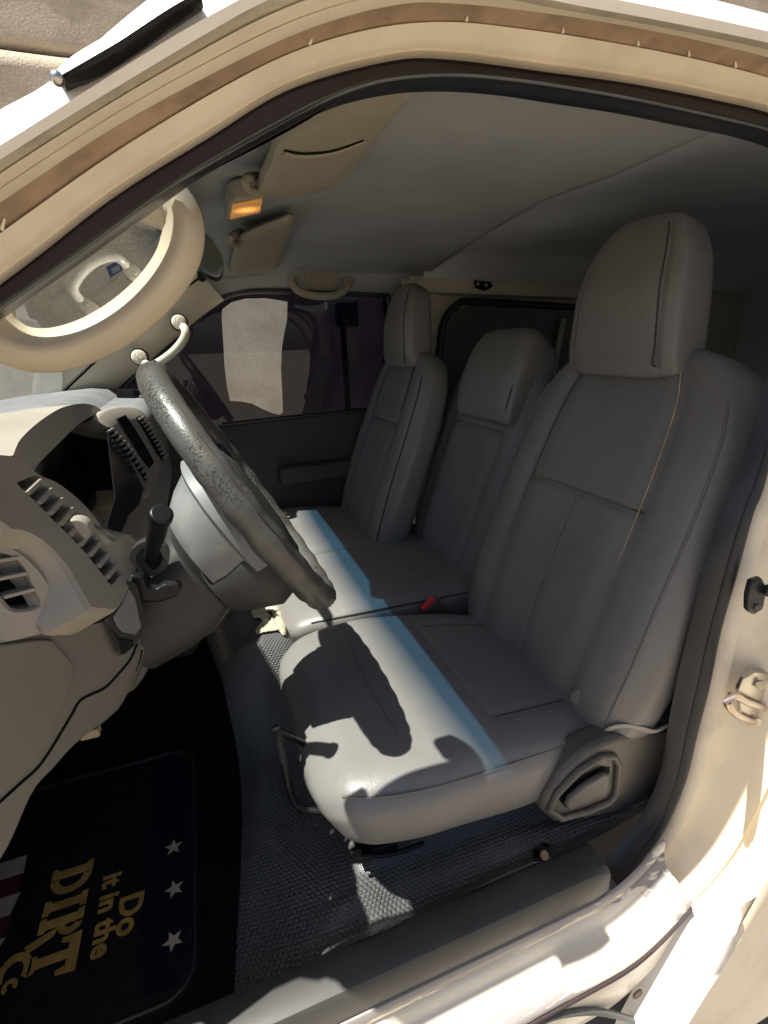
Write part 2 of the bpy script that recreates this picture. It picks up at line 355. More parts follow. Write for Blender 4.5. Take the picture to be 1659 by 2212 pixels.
# rendered wall across the yard, cast in two lifts with a recessed joint between them
wall = empty('yard_wall'); tag(wall, 'rough brown concrete wall behind the van, across the yard', 'wall')
WY = 4.2
def wall_panel(z0, z1):
    nx, nz = 110, 40; vs = []; fs = []
    for k in range(nz+1):
        for i in range(nx+1):
            vs.append((-6+12*i/nx, WY + rng.normal(0, .0015), z0+(z1-z0)*k/nz))
    for k in range(nz):
        for i in range(nx):
            a = k*(nx+1)+i; fs.append((a, a+1, a+nx+2, a+nx+1))
    return mesh('wall_panel', vs, fs, M['wall'], wall, solid=.2)
wall_panel(-.52, 2.80); wall_panel(2.84, 4.6)
box('wall_core', (0, WY+.22, 2.05), (6, 0, 0), (0, .1, 0), (0, 0, 2.5), M['wall'], wall)
# sign on a pole, seen as a dark shape through the passenger window
sg = empty('pole_sign'); tag(sg, 'dark green board on a thin pole seen through the passenger window', 'sign')
sa, sb = P(722, 652, y=3.2), P(775, 706, y=3.2)
sc_ = (sa+sb)/2
box('sign_board', sc_, (abs(sb.x-sa.x)/2, 0, .0), (0, .015, 0), (0, 0, abs(sb.z-sa.z)/2), M['sign'], sg, bevel=.01)
tube('pole', [(sc_.x-.02, 3.24, -.52), (sc_.x-.02, 3.24, sc_.z+.05)], .022, M['void'], sg)

# ================================================================== van shell
van = empty('van'); tag(van, 'cream white van shell around the open driver doorway', 'van')
NT, NB = 104, 90
TOP = {
 0: (.014, [(-620,1140),(-300,905),(-160,800),(0,690),(200,550),(435,380),(600,279),(700,238),(830,206),(955,198),(1080,207),(1180,222),(1330,245),(1480,275),(1600,300),(1700,335)]),
 1: (-.004, [(-620,1125),(-312,890),(-170,787),(-10,680),(190,537),(350,420),(500,336),(650,254),(740,208),(830,180),(980,170),(1160,187),(1330,215),(1530,257),(1659,290),(1720,310)]),
 2: (.000, [(-620,1075),(-300,840),(-160,735),(0,617),(85,553),(250,425),(450,300),(625,195),(830,136),(955,129),(1180,157),(1380,185),(1580,225),(1659,245),(1740,275)]),
 3: (-.030, [(-620,950),(-300,715),(-160,610),(0,500),(250,325),(500,175),(660,100),(830,55),(980,45),(1130,60),(1280,82),(1480,120),(1659,165),(1790,210)]),
 4: (-.045, [(-620,885),(-300,650),(-160,548),(0,435),(250,270),(500,135),(670,58),(830,12),(955,2),(1180,25),(1430,67),(1659,120),(1810,165)]),
 5: (-.076, [(-620,790),(-300,555),(-160,455),(0,345),(200,220),(450,70),(580,0),(720,-50),(860,-70),(1000,-50),(1190,0),(1430,45),(1659,92),(1830,135)]),
 6: (-.055, [(-620,655),(-300,420),(-160,335),(0,237),(112,172),(305,10),(420,-60),(640,-130),(860,-160),(1050,-120),(1300,-60),(1545,0),(1659,30),(1850,80)]),
}
PIL = {
 0: (.014, [(1700,335),(1745,390),(1755,480),(1735,590),(1700,690),(1659,808),(1630,903),(1600,1003),(1558,1106),(1525,1206),(1495,1331),(1465,1456),(1445,1556),(1428,1659),(1400,1734),(1355,1804),(1300,1862)]),
 1: (-.004, [(1720,310),(1790,370),(1810,480),(1795,600),(1755,700),(1700,840),(1659,948),(1633,1053),(1612,1106),(1580,1231),(1545,1356),(1520,1481),(1495,1581),(1477,1659),(1450,1734),(1405,1824),(1330,1906)]),
 2: (.000, [(1740,275),(1815,350),(1835,480),(1815,610),(1765,720),(1708,850),(1665,955),(1640,1058),(1618,1112),(1586,1235),(1551,1358),(1526,1483),(1501,1583),(1483,1661),(1456,1738),(1411,1828),(1340,1915)]),
 3: (-.070, [(1790,210),(1890,300),(1930,480),(1910,700),(1870,900),(1820,1100),(1775,1300),(1725,1480),(1650,1690),(1570,1840),(1490,1930),(1420,1985)]),
 4: (-.105, [(1810,165),(1950,280),(2000,480),(1980,720),(1940,920),(1890,1130),(1840,1330),(1790,1520),(1715,1720),(1640,1860),(1570,1950),(1500,2010)]),
 5: (-.150, [(1850,80),(2020,240),(2090,480),(2060,750),(2020,980),(1960,1200),(1900,1380),(1830,1560),(1750,1730),(1659,1894),(1600,2000),(1560,2075)]),
}
def curve3(seg, k, n, dy=0, dpx=(0, 0)):
    y, pts = seg[k]
    return catmull([P(a+dpx[0], b+dpx[1], y=y+dy) for a, b in pts], n)
T = {k: curve3(TOP, k, NT) for k in TOP}
B = {k: curve3(PIL, k, NB) for k in PIL}
def mixc(a, b, t, dy=0): return [p.lerp(q, t)+Vector((0, dy, 0)) for p, q in zip(a, b)]
S = {k: T[k] + B[k][1:] for k in range(6)}
# rubber door seal: a hollow bulb run round the doorway, with an inner lip
def band(name, cs, mat, **k): return loft(name, cs, mat, van, **k)
band('door_seal', [mixc(S[0], S[1], 1.6, .016), mixc(S[0], S[1], .5, .010), S[0], mixc(S[0], S[1], .18, -.010), mixc(S[0], S[1], .42, -.014), mixc(S[0], S[1], .55, -.006),
                   mixc(S[0], S[1], .68, -.016), mixc(S[0], S[1], .88, -.014), S[1], mixc(S[0], S[1], 1.04, .012)], M['rubber'], angle=80)
tube('seal_lip_or_glint', mixc(B[1], B[2], .5, -.004), .0032, M['seal_dust'], van, n=8)
tube('seal_lip_or_glint', mixc(T[0], T[1], .62, -.0155), .0016, M['rubber_grey'], van, n=8)  # grey line painted as the highlight along the black seal
band('flange_strip', [mixc(S[1], S[2], -.02, .006), mixc(S[1], S[2], .08, .004), mixc(S[1], S[2], .5, .004), mixc(S[1], S[2], .95, .003), mixc(S[1], S[2], 1.0, -.001)], M['plum'])
# painted door frame above the doorway, step by step outward
band('door_frame', [mixc(T[2], T[3], -.01, .006), mixc(T[2], T[3], .02, -.004), mixc(T[2], T[3], .10, -.006), mixc(T[2], T[3], .16, -.002), mixc(T[2], T[3], .55, -.001), mixc(T[2], T[3], .97), mixc(T[2], T[3], 1.0, .003)], M['paint'], angle=60)
band('seam_channel', [mixc(T[3], T[4], 0, .003), mixc(T[3], T[4], .08, .005), mixc(T[3], T[4], .5, .0055), mixc(T[3], T[4], .92, .004), mixc(T[3], T[4], 1.0, .002)], M['sealant'], angle=60)
band('frame_rail', [mixc(T[4], T[5], 0, .002), mixc(T[4], T[5], .05, -.002), mixc(T[4], T[5], .25, -.003), mixc(T[4], T[5], .34, .002), mixc(T[4], T[5], .46, -.002), mixc(T[4], T[5], .62, -.003), mixc(T[4], T[5], .68, .001)], M['paint'], angle=60)
band('gutter_strip', [mixc(T[4], T[5], .68, .001), mixc(T[4], T[5], .74, .004), mixc(T[4], T[5], .95, .004), T[5]], M['sealpaint'], angle=60)
# roof edge / windscreen pillar skin rolling over the top
roll = [T[5], mixc(T[5], T[6], .12, -.008), mixc(T[5], T[6], .45, -.010), mixc(T[5], T[6], .8, -.004), T[6]]
inn = [p+Vector((0, .035, .010)) for p in T[6]]; inn2 = [p+Vector((0, .075, 0.0)) for p in T[6]]
band('roof_rail', roll+[inn, inn2], M['white_paint'], angle=60)
# small runs of paint that bridge the seam channel
for i in (22, 47, 60, 69, 77, 83, 89):
    a, b = T[3][i], T[3][i].lerp(T[4][i], .42)
    tube('paint_drip', [a+Vector((0, -.001, 0)), a.lerp(b, .5)+Vector((0, .001, 0)), b+Vector((0, .003, 0))], lambda t: .0012*(1-.5*t), M['paint'], van, n=8)
# rear door pillar
NBs = 22
def tail(c): return c[NBs:]
pc = [mixc(B[2], B[3], 0, .006), mixc(B[2], B[3], .04, -.006), mixc(B[2], B[3], .20, -.004), mixc(B[2], B[3], .34, .016), mixc(B[2], B[3], .62, .012), mixc(B[2], B[3], .8, -.008), mixc(B[2], B[3], .93, -.014), B[3],
      mixc(B[3], B[4], .15, .012), mixc(B[3], B[4], .5, .012), mixc(B[3], B[4], .8, 0), B[4], mixc(B[4], B[5], .5, -.02), mixc(B[4], B[5], .85, -.012), B[5]]
band('door_pillar', pc, M['paint'], angle=60)
skin_back = [Vector((2.6, -.15, p.z)) for p in B[5]]
band('side_panel', [B[5], mixc(B[5], skin_back, .06, .004), mixc(B[5], skin_back, .5, .004), skin_back], M['paint'])
M['rust'] = material('rusty_bolt', (.16, .10, .06), .7, .3, 60)
# sill: profile (y, z) run along x
def profile_run(name, prof, xs, mat, bend=None, **k):
    cs = []
    for y, z in prof:
        cs.append([Vector((x, min(y, -.040) if x > .503 else y, z + (bend(x) if bend else 0))) for x in xs])
    return band(name, cs, mat, **k)
XS = list(np.linspace(-.75, .50, 60)) + list(np.linspace(.505, .60, 14))
def lift(x): return .075*max(0, (x-.46)/.14)**2
profile_run('sill_ledge', [(.02, .150), (-.036, .150), (-.0425, .149), (-.045, .144), (-.0455, .131), (-.0425, .128), (-.0425, .1255), (-.047, .1225), (-.0505, .108), (-.055, .1025), (-.064, .1005), (-.092, .0995), (-.100, .0965), (-.1035, .091), (-.1035, .086), (-.099, .083)], XS, M['paint_worn'], lift, angle=50)
profile_run('sill_gasket', [(-.097, .0835), (-.104, .083), (-.107, .079), (-.104, .075), (-.097, .0745)], XS, M['plum'], lift, angle=80)
profile_run('lower_sill_panel', [(-.0985, .0745), (-.100, .06), (-.098, .0), (-.085, -.05), (-.05, -.09)], [x for x in XS], M['paint'], lift)
disc('sill_bolt', P(1376, 2145, y=-.1005)+Vector((0, 0, 0)), (0, -1, 0), .0095, .003, M['rust'], van)
arch = [P(1120, 2235, y=-.101), P(1180, 2200, y=-.102), P(1245, 2186, y=-.103), P(1310, 2188, y=-.104), P(1385, 2214, y=-.105), P(1420, 2260, y=-.106)]
tube('wheel_arch_edge', arch, .005, M['rubber_grey'], van, smooth_n=24)
# flange that runs down from the pillar past the sill
fl_in = [P(1512, 1984, y=-.112), P(1495, 2009, y=-.114), P(1440, 2110, y=-.115), P(1385, 2214, y=-.116), P(1290, 2390, y=-.118)]
fl_out = [P(1600, 1960, y=-.150), P(1570, 2059, y=-.150), P(1520, 2140, y=-.150), P(1475, 2214, y=-.150), P(1370, 2390, y=-.150)]
a_, b_ = catmull(fl_in, 30), catmull(fl_out, 30)
band('rocker_flange', [[p+Vector((-.004, .03, 0)) for p in a_], a_, mixc(a_, b_, .12, -.012), mixc(a_, b_, .5, -.018), mixc(a_, b_, .88, -.010), b_, [p+Vector((.02, .003, 0)) for p in b_]], M['white_paint'], angle=70)
sk2 = [Vector((2.6, -.147, p.z)) for p in b_]
band('lower_side_panel', [[p+Vector((.018, .002, 0)) for p in b_], sk2], M['paint'])
# charcoal plastic sill trim
XT = np.linspace(-.70, .497, 40)
def trim_sec(x, s=1.0):
    pr = [(.030, .150), (.018, .196), (.008, .201), (-.026, .2015), (-.034, .199), (-.0385, .192), (-.0400, .152)]
    cy, cz = 0, .17
    return [Vector((x, cy+(y-cy)*s, cz+(z-cz)*s)) for y, z in pr]
secs = [trim_sec(x) for x in XT] + [trim_sec(.5005, .97), trim_sec(.502, .86), trim_sec(.502, .1)]
loft('sill_trim', secs, M['sill_plastic'], van, angle=38)
# door striker and rubber stop on the pillar
st = P(1618, 1510, y=-.045)
def on_pil(px, py, y=-.045): return P(px, py, y=y)
prism('striker_plate', [on_pil(a, b) for a, b in [(1594, 1490), (1606, 1466), (1632, 1452), (1664, 1456), (1680, 1490), (1676, 1545), (1650, 1575), (1618, 1570), (1600, 1540)]], (.004, .008, 0), M['chrome'], van, bevel=.002)
tube('striker_loop', [on_pil(1630, 1560, -.047), on_pil(1592, 1544, -.078), on_pil(1571, 1518, -.090), on_pil(1584, 1502, -.090), on_pil(1616, 1518, -.076), on_pil(1652, 1530, -.047)], .0052, M['copper'], van, smooth_n=30)
for q in ((1640, 1476), (1630, 1556)): disc('striker_bolt', on_pil(q[0], q[1], -.047), (-.5, -1, 0), .0075, .005, M['chrome'], van)
bs = [on_pil(1612, 1248), on_pil(1635, 1240), on_pil(1646, 1262), on_pil(1638, 1306), on_pil(1618, 1320), on_pil(1603, 1312), on_pil(1604, 1280)]
prism('rubber_stop', bs, (-.006, -.012, 0), M['rubber'], van, bevel=.004)
disc('stop_screw', on_pil(1622, 1300)+Vector((-.006, -.013, 0)), (-.5, -1, 0), .005, .003, M['rubber_grey'], van)
disc('stop_button', on_pil(1640, 1262)+Vector((-.005, -.012, 0)), (-.3, -1, 0), .008, .012, M['rubber'], van, bevel=.003)

# ---- floor of the cab: one pip-rubber sheet that climbs over the engine cover
def floor_z(x, y):
    z = .100 + .045*sstep(x, -.085, .02) + .03*sstep(x, .12, .5)
    z += (.20 - .14*sstep(x, .10, .22))*sstep(y, .44, .60)*sstep(x, -.14, -.02)
    z += .065*sstep(y, .085, .17)*sstep(x, .09, .20)*sstep(y, .62, .5)
    z += .05*sstep(y, .06, .0)*sstep(x, -.05, .1)
    z += .006*math.exp(-((x+.02-.25*(y-.3))/.018)**2)*sstep(y, .02, .12) + .005*math.exp(-((x-.06+.35*(y-.3))/.012)**2)
    z += .010*math.sin(9*x+14*y)*sstep(x, -.08, .1) + .006*math.sin(23*x-11*y)*sstep(x, -.08, .05)
    z += .014*math.exp(-((y-.075-.02*math.sin(7*x))/.016)**2)*sstep(x, .0, .12)
    return z
nx, ny = 130, 120; vs = []; fs = []
fx = np.linspace(-.75, 1.0, nx+1); fy = np.linspace(.012, 1.40, ny+1)
for yy in fy:
    for xx in fx: vs.append((xx, yy, floor_z(xx, yy)))
for j in range(ny):
    for i in range(nx):
        a = j*(nx+1)+i; fs.append((a, a+1, a+nx+2, a+nx+1))
fl = mesh('floor_rubber', vs, fs, M['pips'], van)
uvl = fl.data.uv_layers.new(name='UVMap')
for lp in fl.data.loops:
    v = fl.data.vertices[lp.vertex_index].co
    uvl.data[lp.index].uv = (v.x/.0082, (v.y+.9*v.z)/.0082/1.73)
# black sheet adds the driver footwell's shade, over rubber up to a cut edge
cut = [P(a, b, z=.115) for a, b in [(455, 1440), (478, 1520), (515, 1650), (524, 1780), (520, 1900), (508, 2010), (500, 2120), (498, 2200)]]
cy_ = np.array([p.y for p in cut])[::-1]; cx_ = np.array([p.x for p in cut])[::-1]
M['footwell_dark'] = material('black_footwell_shade', (.010, .010, .011), .95, .3, 30, bump=.5, bscale=350, spec=.05)
cs = []
for y in np.linspace(.014, 1.0, 60):
    ex = float(np.interp(y, cy_, cx_)); ex = ex + .002*math.sin(17*y)
    row = [Vector((x, y, floor_z(x, y)+.004)) for x in np.linspace(-.75, ex, 40)]
    row.append(Vector((ex+.001, y, floor_z(ex, y)-.002))); cs.append(row)
band('footwell_shade_sheet', cs, M['footwell_dark'])
# ---- shell that closes the cab: far side, rear, ceiling, front
YF = 1.42
rail_y = 1.36
# passenger door
pd = []
def far(px, py, y=YF): return P(px, py, y=y)
door_poly = [Vector((-.5, YF, .1)), Vector((.66, YF, .1)), Vector((.66, YF, far(800, 880).z)), far(800, 882), far(640, 900), far(480, 918), Vector((-.28, YF, far(480, 918).z+.015)), Vector((-.5, YF, far(480, 918).z+.03))]
M['door_dark'] = material('dark_door_card', (.035, .033, .032), .6, .12, 6, bump=.2, bscale=500)
prism('passenger_door_card', door_poly, (0, .05, 0), M['door_dark'], van, bevel=.01)
a, b = far(600, 1003, YF-.03), far(760, 1003, YF-.03)
box('door_armrest', (a+b)/2+Vector((.05, .01, -.03)), ((b.x-a.x)/2+.05, 0, 0), (0, .035, 0), (0, 0, .035), M['door_dark'], van, bevel=.012)
a, b = far(560, 1110, YF), far(760, 1130, YF)
box('door_pocket', (a+b)/2+Vector((.0, -.012, -.05)), ((b.x-a.x)/2+.08, 0, 0), (0, .02, 0), (0, 0, .045), M['door_dark'], van, bevel=.01)
# glass of the passenger door, with strips of purple film and a bare strip between
gl = [far(230, 935, YF+.012), far(245, 845, YF+.012), far(400, 705, YF+.012), far(470, 648, YF+.012), far(545, 622, YF+.012), far(835, 632, YF+.012), far(845, 760, YF+.012), far(800, 890, YF+.012), far(480, 925, YF+.012)]
mesh('passenger_window', gl, [tuple(range(len(gl)))], M['sideglass'], van, smooth=False)
def film(pts): return mesh('tint_film', [far(a, b, YF+.008) for a, b in pts], [tuple(range(len(pts)))], M['film'], van, smooth=False)
film([(230, 935), (245, 845), (400, 705), (470, 648), (545, 622), (622, 624), (621, 652), (574, 644), (530, 645), (500, 653), (480, 668), (479, 690), (482, 735), (485, 790), (490, 835), (497, 866), (520, 867), (545, 872), (570, 885), (590, 893), (603, 896), (606, 925), (480, 930)])
film([(622, 624), (835, 632), (845, 760), (800, 892), (606, 925), (603, 896), (609, 893), (611, 888), (610, 850), (607, 800), (609, 750), (614, 720), (620, 690), (621, 652)])
# window surround rubber and garnish
gp = [far(255, 930, YF-.005), far(262, 850, YF-.005), far(330, 775, YF-.005), far(400, 708, YF-.005), far(470, 650, YF-.005), far(530, 630, YF-.005), far(640, 630, YF-.005), far(838, 637, YF-.005)]
tube('window_rubber', gp, .010, M['rubber'], van, smooth_n=60, flat=1.4)
tube('window_rubber', [far(838, 637, YF-.005), far(846, 740, YF-.005), far(800, 888, YF-.005)], .010, M['rubber'], van, smooth_n=30)
tube('window_rubber', [far(480, 918, YF-.005), far(640, 901, YF-.005), far(800, 884, YF-.005)], .006, M['rubber'], van, smooth_n=30)
# far windscreen pillar (ivory trim), from the header down to the dash
def wsx(z): return .035-(1.217-z)*1.27           # windscreen slope
WIN_N, WIN_F = .012, 1.335
pa = [far(72, 900, WIN_F-.02), far(82, 790, WIN_F-.02), far(200, 680, WIN_F-.02), far(330, 600, WIN_F-.02), far(428, 545, WIN_F-.02)]
pa2 = [far(90, 892, WIN_F-.01), far(160, 825, WIN_F-.01), far(250, 741, WIN_F-.01), far(350, 659, WIN_F-.01), far(436, 597, WIN_F-.01)]
pb = [far(160, 930, YF-.03), far(246, 846, YF-.03), far(300, 799, YF-.03), far(425, 692, YF-.03), far(484, 648, YF-.03)]
c1, c2, c3 = catmull(pa, 30), catmull(pa2, 30), catmull(pb, 30)
band('far_pillar_trim', [[p+Vector((0, .05, 0)) for p in c1], c1, mixc(c1, c2, .5, -.008), c2, [p+Vector((.003, -.004, 0)) for p in c2], mixc(c2, c3, .4, -.016), mixc(c2, c3, .85, -.008), c3, [p+Vector((0, .04, 0)) for p in c3]], M['trim'], angle=50)
gr = [p+Vector((.001, -.004, 0)) for p in c2]
tube('pillar_seam', gr, .0028, M['void'], van)
# header trim above passenger window, joining pillar and ceiling
hd_lo = [far(440, 660, YF-.012), far(480, 640, YF-.012), far(560, 624, YF-.012), far(700, 628, YF-.012), far(845, 636, YF-.012), far(880, 640, YF-.012)]
hd_hi = [far(425, 570, rail_y), far(490, 590, rail_y), far(560, 585, rail_y-.02), far(700, 575, rail_y-.03), far(845, 578, rail_y-.03), far(880, 580, rail_y-.03)]
h1, h2 = catmull(hd_lo, 30), catmull(hd_hi, 30)
band('header_trim', [[p+Vector((0, .05, 0)) for p in h1], h1, mixc(h1, h2, .3, -.02), mixc(h1, h2, .7, -.02), h2, [p+Vector((0, -.06, .02)) for p in h2]], M['headliner'])
# ceiling: front headliner with a sagging rear edge, darker cargo ceiling behind it
def ceil_z(x, y):
    return 1.222 + .022*math.sin(math.pi*min(max((y)/1.38, 0), 1)) - .03*sstep(.10, .10, -.02) - .008*sstep(x, .08, -.02)
edge_px = [(1659, 215), (1500, 290), (1330, 380), (1180, 440), (1050, 515), (915, 588)]
ed = []
for a, b in edge_px:
    p = P(a, b, z=1.235); ed.append(p)
ys = np.array([p.y for p in ed]); xs_ = np.array([p.x for p in ed]); o_ = np.argsort(ys)
def edge_x(y): return float(np.interp(y, ys[o_], xs_[o_]))
cs = []
for y in np.linspace(-.005, 1.385, 50):
    ex = edge_x(y); row = []
    for t in np.linspace(0, 1, 40):
        x = .022 + (ex-.022)*t
        row.append(Vector((x, y, ceil_z(x, y) - .02*sstep(y, 1.3, 1.385))))
    row[-1].z += .0; row.append(row[-1]+Vector((.003, 0, .006))); row.append(row[-1]+Vector((-.01, 0, .012)))
    cs.append(row)
band('headliner', cs, M['headliner'], angle=70)
cs = []
for y in np.linspace(-.005, 1.40, 20):
    cs.append([Vector((x, y, 1.262 + .02*math.sin(math.pi*y/1.4) - .10*sstep(y, 1.25, 1.40)+ .0)) for x in np.linspace(edge_x(y)-.03, 2.6, 30)])
band('cargo_ceiling', cs, M['cargo'])
# cargo side: upper rail, pillar and dark sliding-door window
M['rail'] = material('grey_cream_rail_paint', (.52, .48, .41), .5, .1, 6, dirt=(.2, .17, .13), dirt_scale=10, dirt_lo=.55, dirt_hi=.75, dirt_amt=.5)
ra = [far(862, 583, rail_y), far(1060, 598, rail_y), far(1300, 612, rail_y)]
rbm = [far(866, 628, rail_y-.02), far(1060, 636, rail_y-.02), far(1300, 645, rail_y-.02)]
r1, r2 = catmull(ra, 20), catmull(rbm, 20)
band('cargo_rail', [[p+Vector((0, .08, .01)) for p in r1], r1, mixc(r1, r2, .12, -.012), mixc(r1, r2, .85, -.008), r2, [p+Vector((0, .07, -.002)) for p in r2]], M['rail'], angle=50)
prism('rail_latch', [far(1022, 606, rail_y-.03), far(1058, 609, rail_y-.03), far(1062, 620, rail_y-.03), far(1046, 629, rail_y-.03), far(1026, 622, rail_y-.03)], (0, -.01, 0), M['void'], van)
disc('latch_screw', far(1032, 613, rail_y-.045), (0, -1, 0), .006, .004, M['chrome'], van)
disc('latch_screw', far(1050, 616, rail_y-.045), (0, -1, 0), .006, .004, M['chrome'], van)
wall_x0 = far(850, 700, YF-.02).x
sw = [Vector((wall_x0-.02, YF+.03, .1)), Vector((2.6, YF+.03, .1)), Vector((2.6, YF+.03, 1.25)), Vector((wall_x0-.02, YF+.03, 1.25))]
prism('cargo_side_wall', sw, (0, .04, 0), M['rail'], van, bevel=0)
fr = [far(940, 900, YF), far(948, 790, YF), far(958, 700, YF), far(985, 662, YF), far(1030, 652, YF), far(1300, 668, YF)]
tube('cargo_window_rubber', fr, .014, M['rubber'], van, smooth_n=50)
M['cargo_glass'] = material('dark_cargo_window', (.10, .095, .085), .35, .15, 4)
wp = [far(946, 910, YF+.022), far(950, 790, YF+.022), far(962, 700, YF+.022), far(990, 668, YF+.022), far(1030, 658, YF+.022), far(1420, 690, YF+.022), far(1400, 910, YF+.022)]
prism('cargo_window', wp, (0, .006, 0), M['cargo_glass'], van, bevel=0)
tube('window_bar', [far(1218, 690, YF), far(1196, 800, YF), far(1180, 880, YF)], .012, M['rail'], van)
# pillar behind passenger seat
pp1 = [far(862, 622, YF-.03), far(868, 700, YF-.03), far(850, 800, YF-.03), far(820, 960, YF-.03)]
pp2 = [far(965, 640, YF-.02), far(945, 700, YF-.02), far(935, 800, YF-.02), far(930, 960, YF-.02)]
q1, q2 = catmull(pp1, 20), catmull(pp2, 20)
band('centre_pillar', [[p+Vector((0, .05, 0)) for p in q1], q1, mixc(q1, q2, .5, -.01), q2, [p+Vector((0, .05, 0)) for p in q2]], M['rail'])
tube('window_edge_strip', [far(846, 752, YF-.012), far(826, 830, YF-.012), far(803, 905, YF-.012)], .004, M['white_clip'], van)
M['fill_glass'] = glass('added_window_glass', (.8, .85, .9))
# rear bulkhead, roof skin, front bulkhead, near side of cargo area, under-seat box
M['dark'] = material('dark_cargo_floor', (.16, .16, .17), .9, .1, 4)
box('cargo_back', (2.62, .65, .65), (.02, 0, 0), (0, .83, 0), (0, 0, .68), M['cargo'], van, bevel=0)
box('cargo_near_wall', (1.70, -.05, .46), (.86, 0, 0), (0, .03, 0), (0, 0, .34), M['cargo'], van, bevel=0)
box('cargo_near_rail', (1.70, -.05, 1.20), (.86, 0, 0), (0, .03, 0), (0, 0, .06), M['cargo'], van, bevel=0)
mesh('added_cargo_glass', [(.84, -.05, .80), (2.56, -.05, .80), (2.56, -.05, 1.14), (.84, -.05, 1.14)], [(0, 1, 2, 3)], M['fill_glass'], van, smooth=False)  # unseen window, added to let sky light onto the cargo ceiling
box('cargo_floor', (1.78, .66, .07), (.82, 0, 0), (0, .78, 0), (0, 0, .03), M['dark'], van, bevel=0)
cs = []
for y in np.linspace(.02, 1.48, 24):
    cs.append([Vector((x, y, 1.272 + .045*math.sin(math.pi*(y+.05)/1.55) - .035*sstep(x, .2, .0))) for x in np.linspace(.02, 2.65, 20)])
band('roof_panel', cs, M['white_paint'])
box('far_roof_edge', (1.3, 1.46, 1.235), (1.34, 0, 0), (0, .03, 0), (0, 0, .045), M['white_paint'], van, bevel=.01)
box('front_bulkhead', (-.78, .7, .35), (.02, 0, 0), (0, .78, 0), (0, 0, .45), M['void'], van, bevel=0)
box('front_header', (.020, .70, 1.224), (.010, 0, 0), (0, .68, 0), (0, 0, .010), M['headliner'], van, bevel=.006)
box('door_side_below_dash', (-.62, -.005, .45), (.16, 0, 0), (0, .01, 0), (0, 0, .4), M['paint'], van, bevel=.005)
# windscreen
cs = []
for y in np.linspace(WIN_N, WIN_F, 30):
    bow = -.035*(1-((y-.685)/.65)**2)
    cs.append([Vector((wsx(z)+bow*(.4+.6*(1.217-z)/.4), y, z)) for z in np.linspace(1.215, .80, 16)])
band('windscreen', cs, M['windscreen'])
# near windscreen pillar, inner side (ivory), behind the door seal
n1 = T[0][8:50]
band('near_pillar_trim', [[p+Vector((0, .004, 0)) for p in n1], [p+Vector((-.02, .018, .012)) for p in n1], [p+Vector((-.055, .018, .03)) for p in n1]], M['trim'])

# the driver door itself, swung wide open past the left edge of the view
od = empty('open_door'); tag(od, 'cream driver door with dark inner card standing open ahead of the doorway', 'door')
ox = Vector((-.30, -.95, 0)).normalized(); on = Vector((-.95, .30, 0)).normalized(); oh = Vector((-.60, -.04, 0))
def dr(u, z): return oh + ox*u + Vector((0, 0, z))
prism('door_panel', [dr(0, .10), dr(.98, .10), dr(1.0, .5), dr(1.0, .78), dr(0, .80)], on*.06, M['paint'], od, bevel=.01)
prism('door_card', [dr(.05, .14), dr(.93, .14), dr(.95, .5), dr(.95, .76), dr(.05, .77)], -on*.03, M['door_dark'], od, bevel=.012)
tube('window_frame', [dr(.02, .79), dr(.40, 1.10), dr(.60, 1.18), dr(.93, 1.16), dr(.985, .79)], .025, M['paint'], od, smooth_n=40)

# ================================================================== seats
def sgnpow(v, e): return math.copysign(abs(v)**e, v)
def padded(name, key, yc, mat, parent, nu=72, nv=64, ex=.42, ez=.55, seams=(), cross=(), bolster=0.0, groove=.009, ylean=0.0, front_flat=1.0):
    """upholstered pad lofted along a spine. key rows: (v, x, z, half width, half thickness).
    spine runs up (backs) or forward (cushions); the face looks along the spine normal."""
    K = np.array(key, float); f = [pchip(K[:, 0], K[:, i]) for i in range(1, 5)]
    def frame(v):
        e = 1e-3; a = max(0, v-e); b = min(1, v+e)
        t = Vector((f[0](b)-f[0](a), 0, f[1](b)-f[1](a))).normalized()
        n = Vector((-t.z, 0, t.x))
        if n.z < -.5: n = -n
        return Vector((f[0](v), yc + ylean*v, f[1](v))), t, n
    def pt(ang, v, out=0.0):
        c, t, n = frame(v); w = f[2](v); h = f[3](v)
        q = sgnpow(math.cos(ang), ex); d = sgnpow(math.sin(ang), ez)
        dd = d*h
        if d > 0:
            k = sstep(d, .55, .95)
            dd += bolster*abs(q)**3*k*front_flat - bolster*.5*(1-min(1, abs(q)/.55)**2)*k*0
            for (q0, v0, v1, wd) in seams:
                if v0-.03 < v < v1+.03: dd -= groove*k*math.exp(-((q-q0)/wd)**2)*sstep(v, v0-.02, v0+.02)*sstep(v, v1+.02, v1-.02)
            for (vv, q0, q1, wd) in cross:
                if q0 <= q <= q1: dd -= groove*k*math.exp(-((v-vv)/wd)**2)
        return c + Vector((0, 1, 0))*(w*q) + n*(dd+out)
    rings = [[pt(2*math.pi*j/nu, i/(nv-1)) for j in range(nu)] for i in range(nv)]
    vs = [p for r in rings for p in r]; fs = []
    for i in range(nv-1):
        for j in range(nu):
            fs.append((i*nu+j, i*nu+(j+1) % nu, (i+1)*nu+(j+1) % nu, (i+1)*nu+j))
    fs.append(tuple(range(nu))[::-1]); fs.append(tuple((nv-1)*nu+j for j in range(nu)))
    o = mesh(name, vs, fs, mat, parent, angle=0)
    def face(q, v, out=.0):
        ang = math.acos(max(-1, min(1, sgnpow(q, 1/ex))))
        return pt(ang, v, out)
    return o, face, pt
def stitch(face, qv, r, mat, parent, out=.0008, n=40, name='seam'):
    qs = [face(q, v, out) for q, v in qv]
    return tube(name, qs, r, mat, parent, smooth_n=n, n=6)
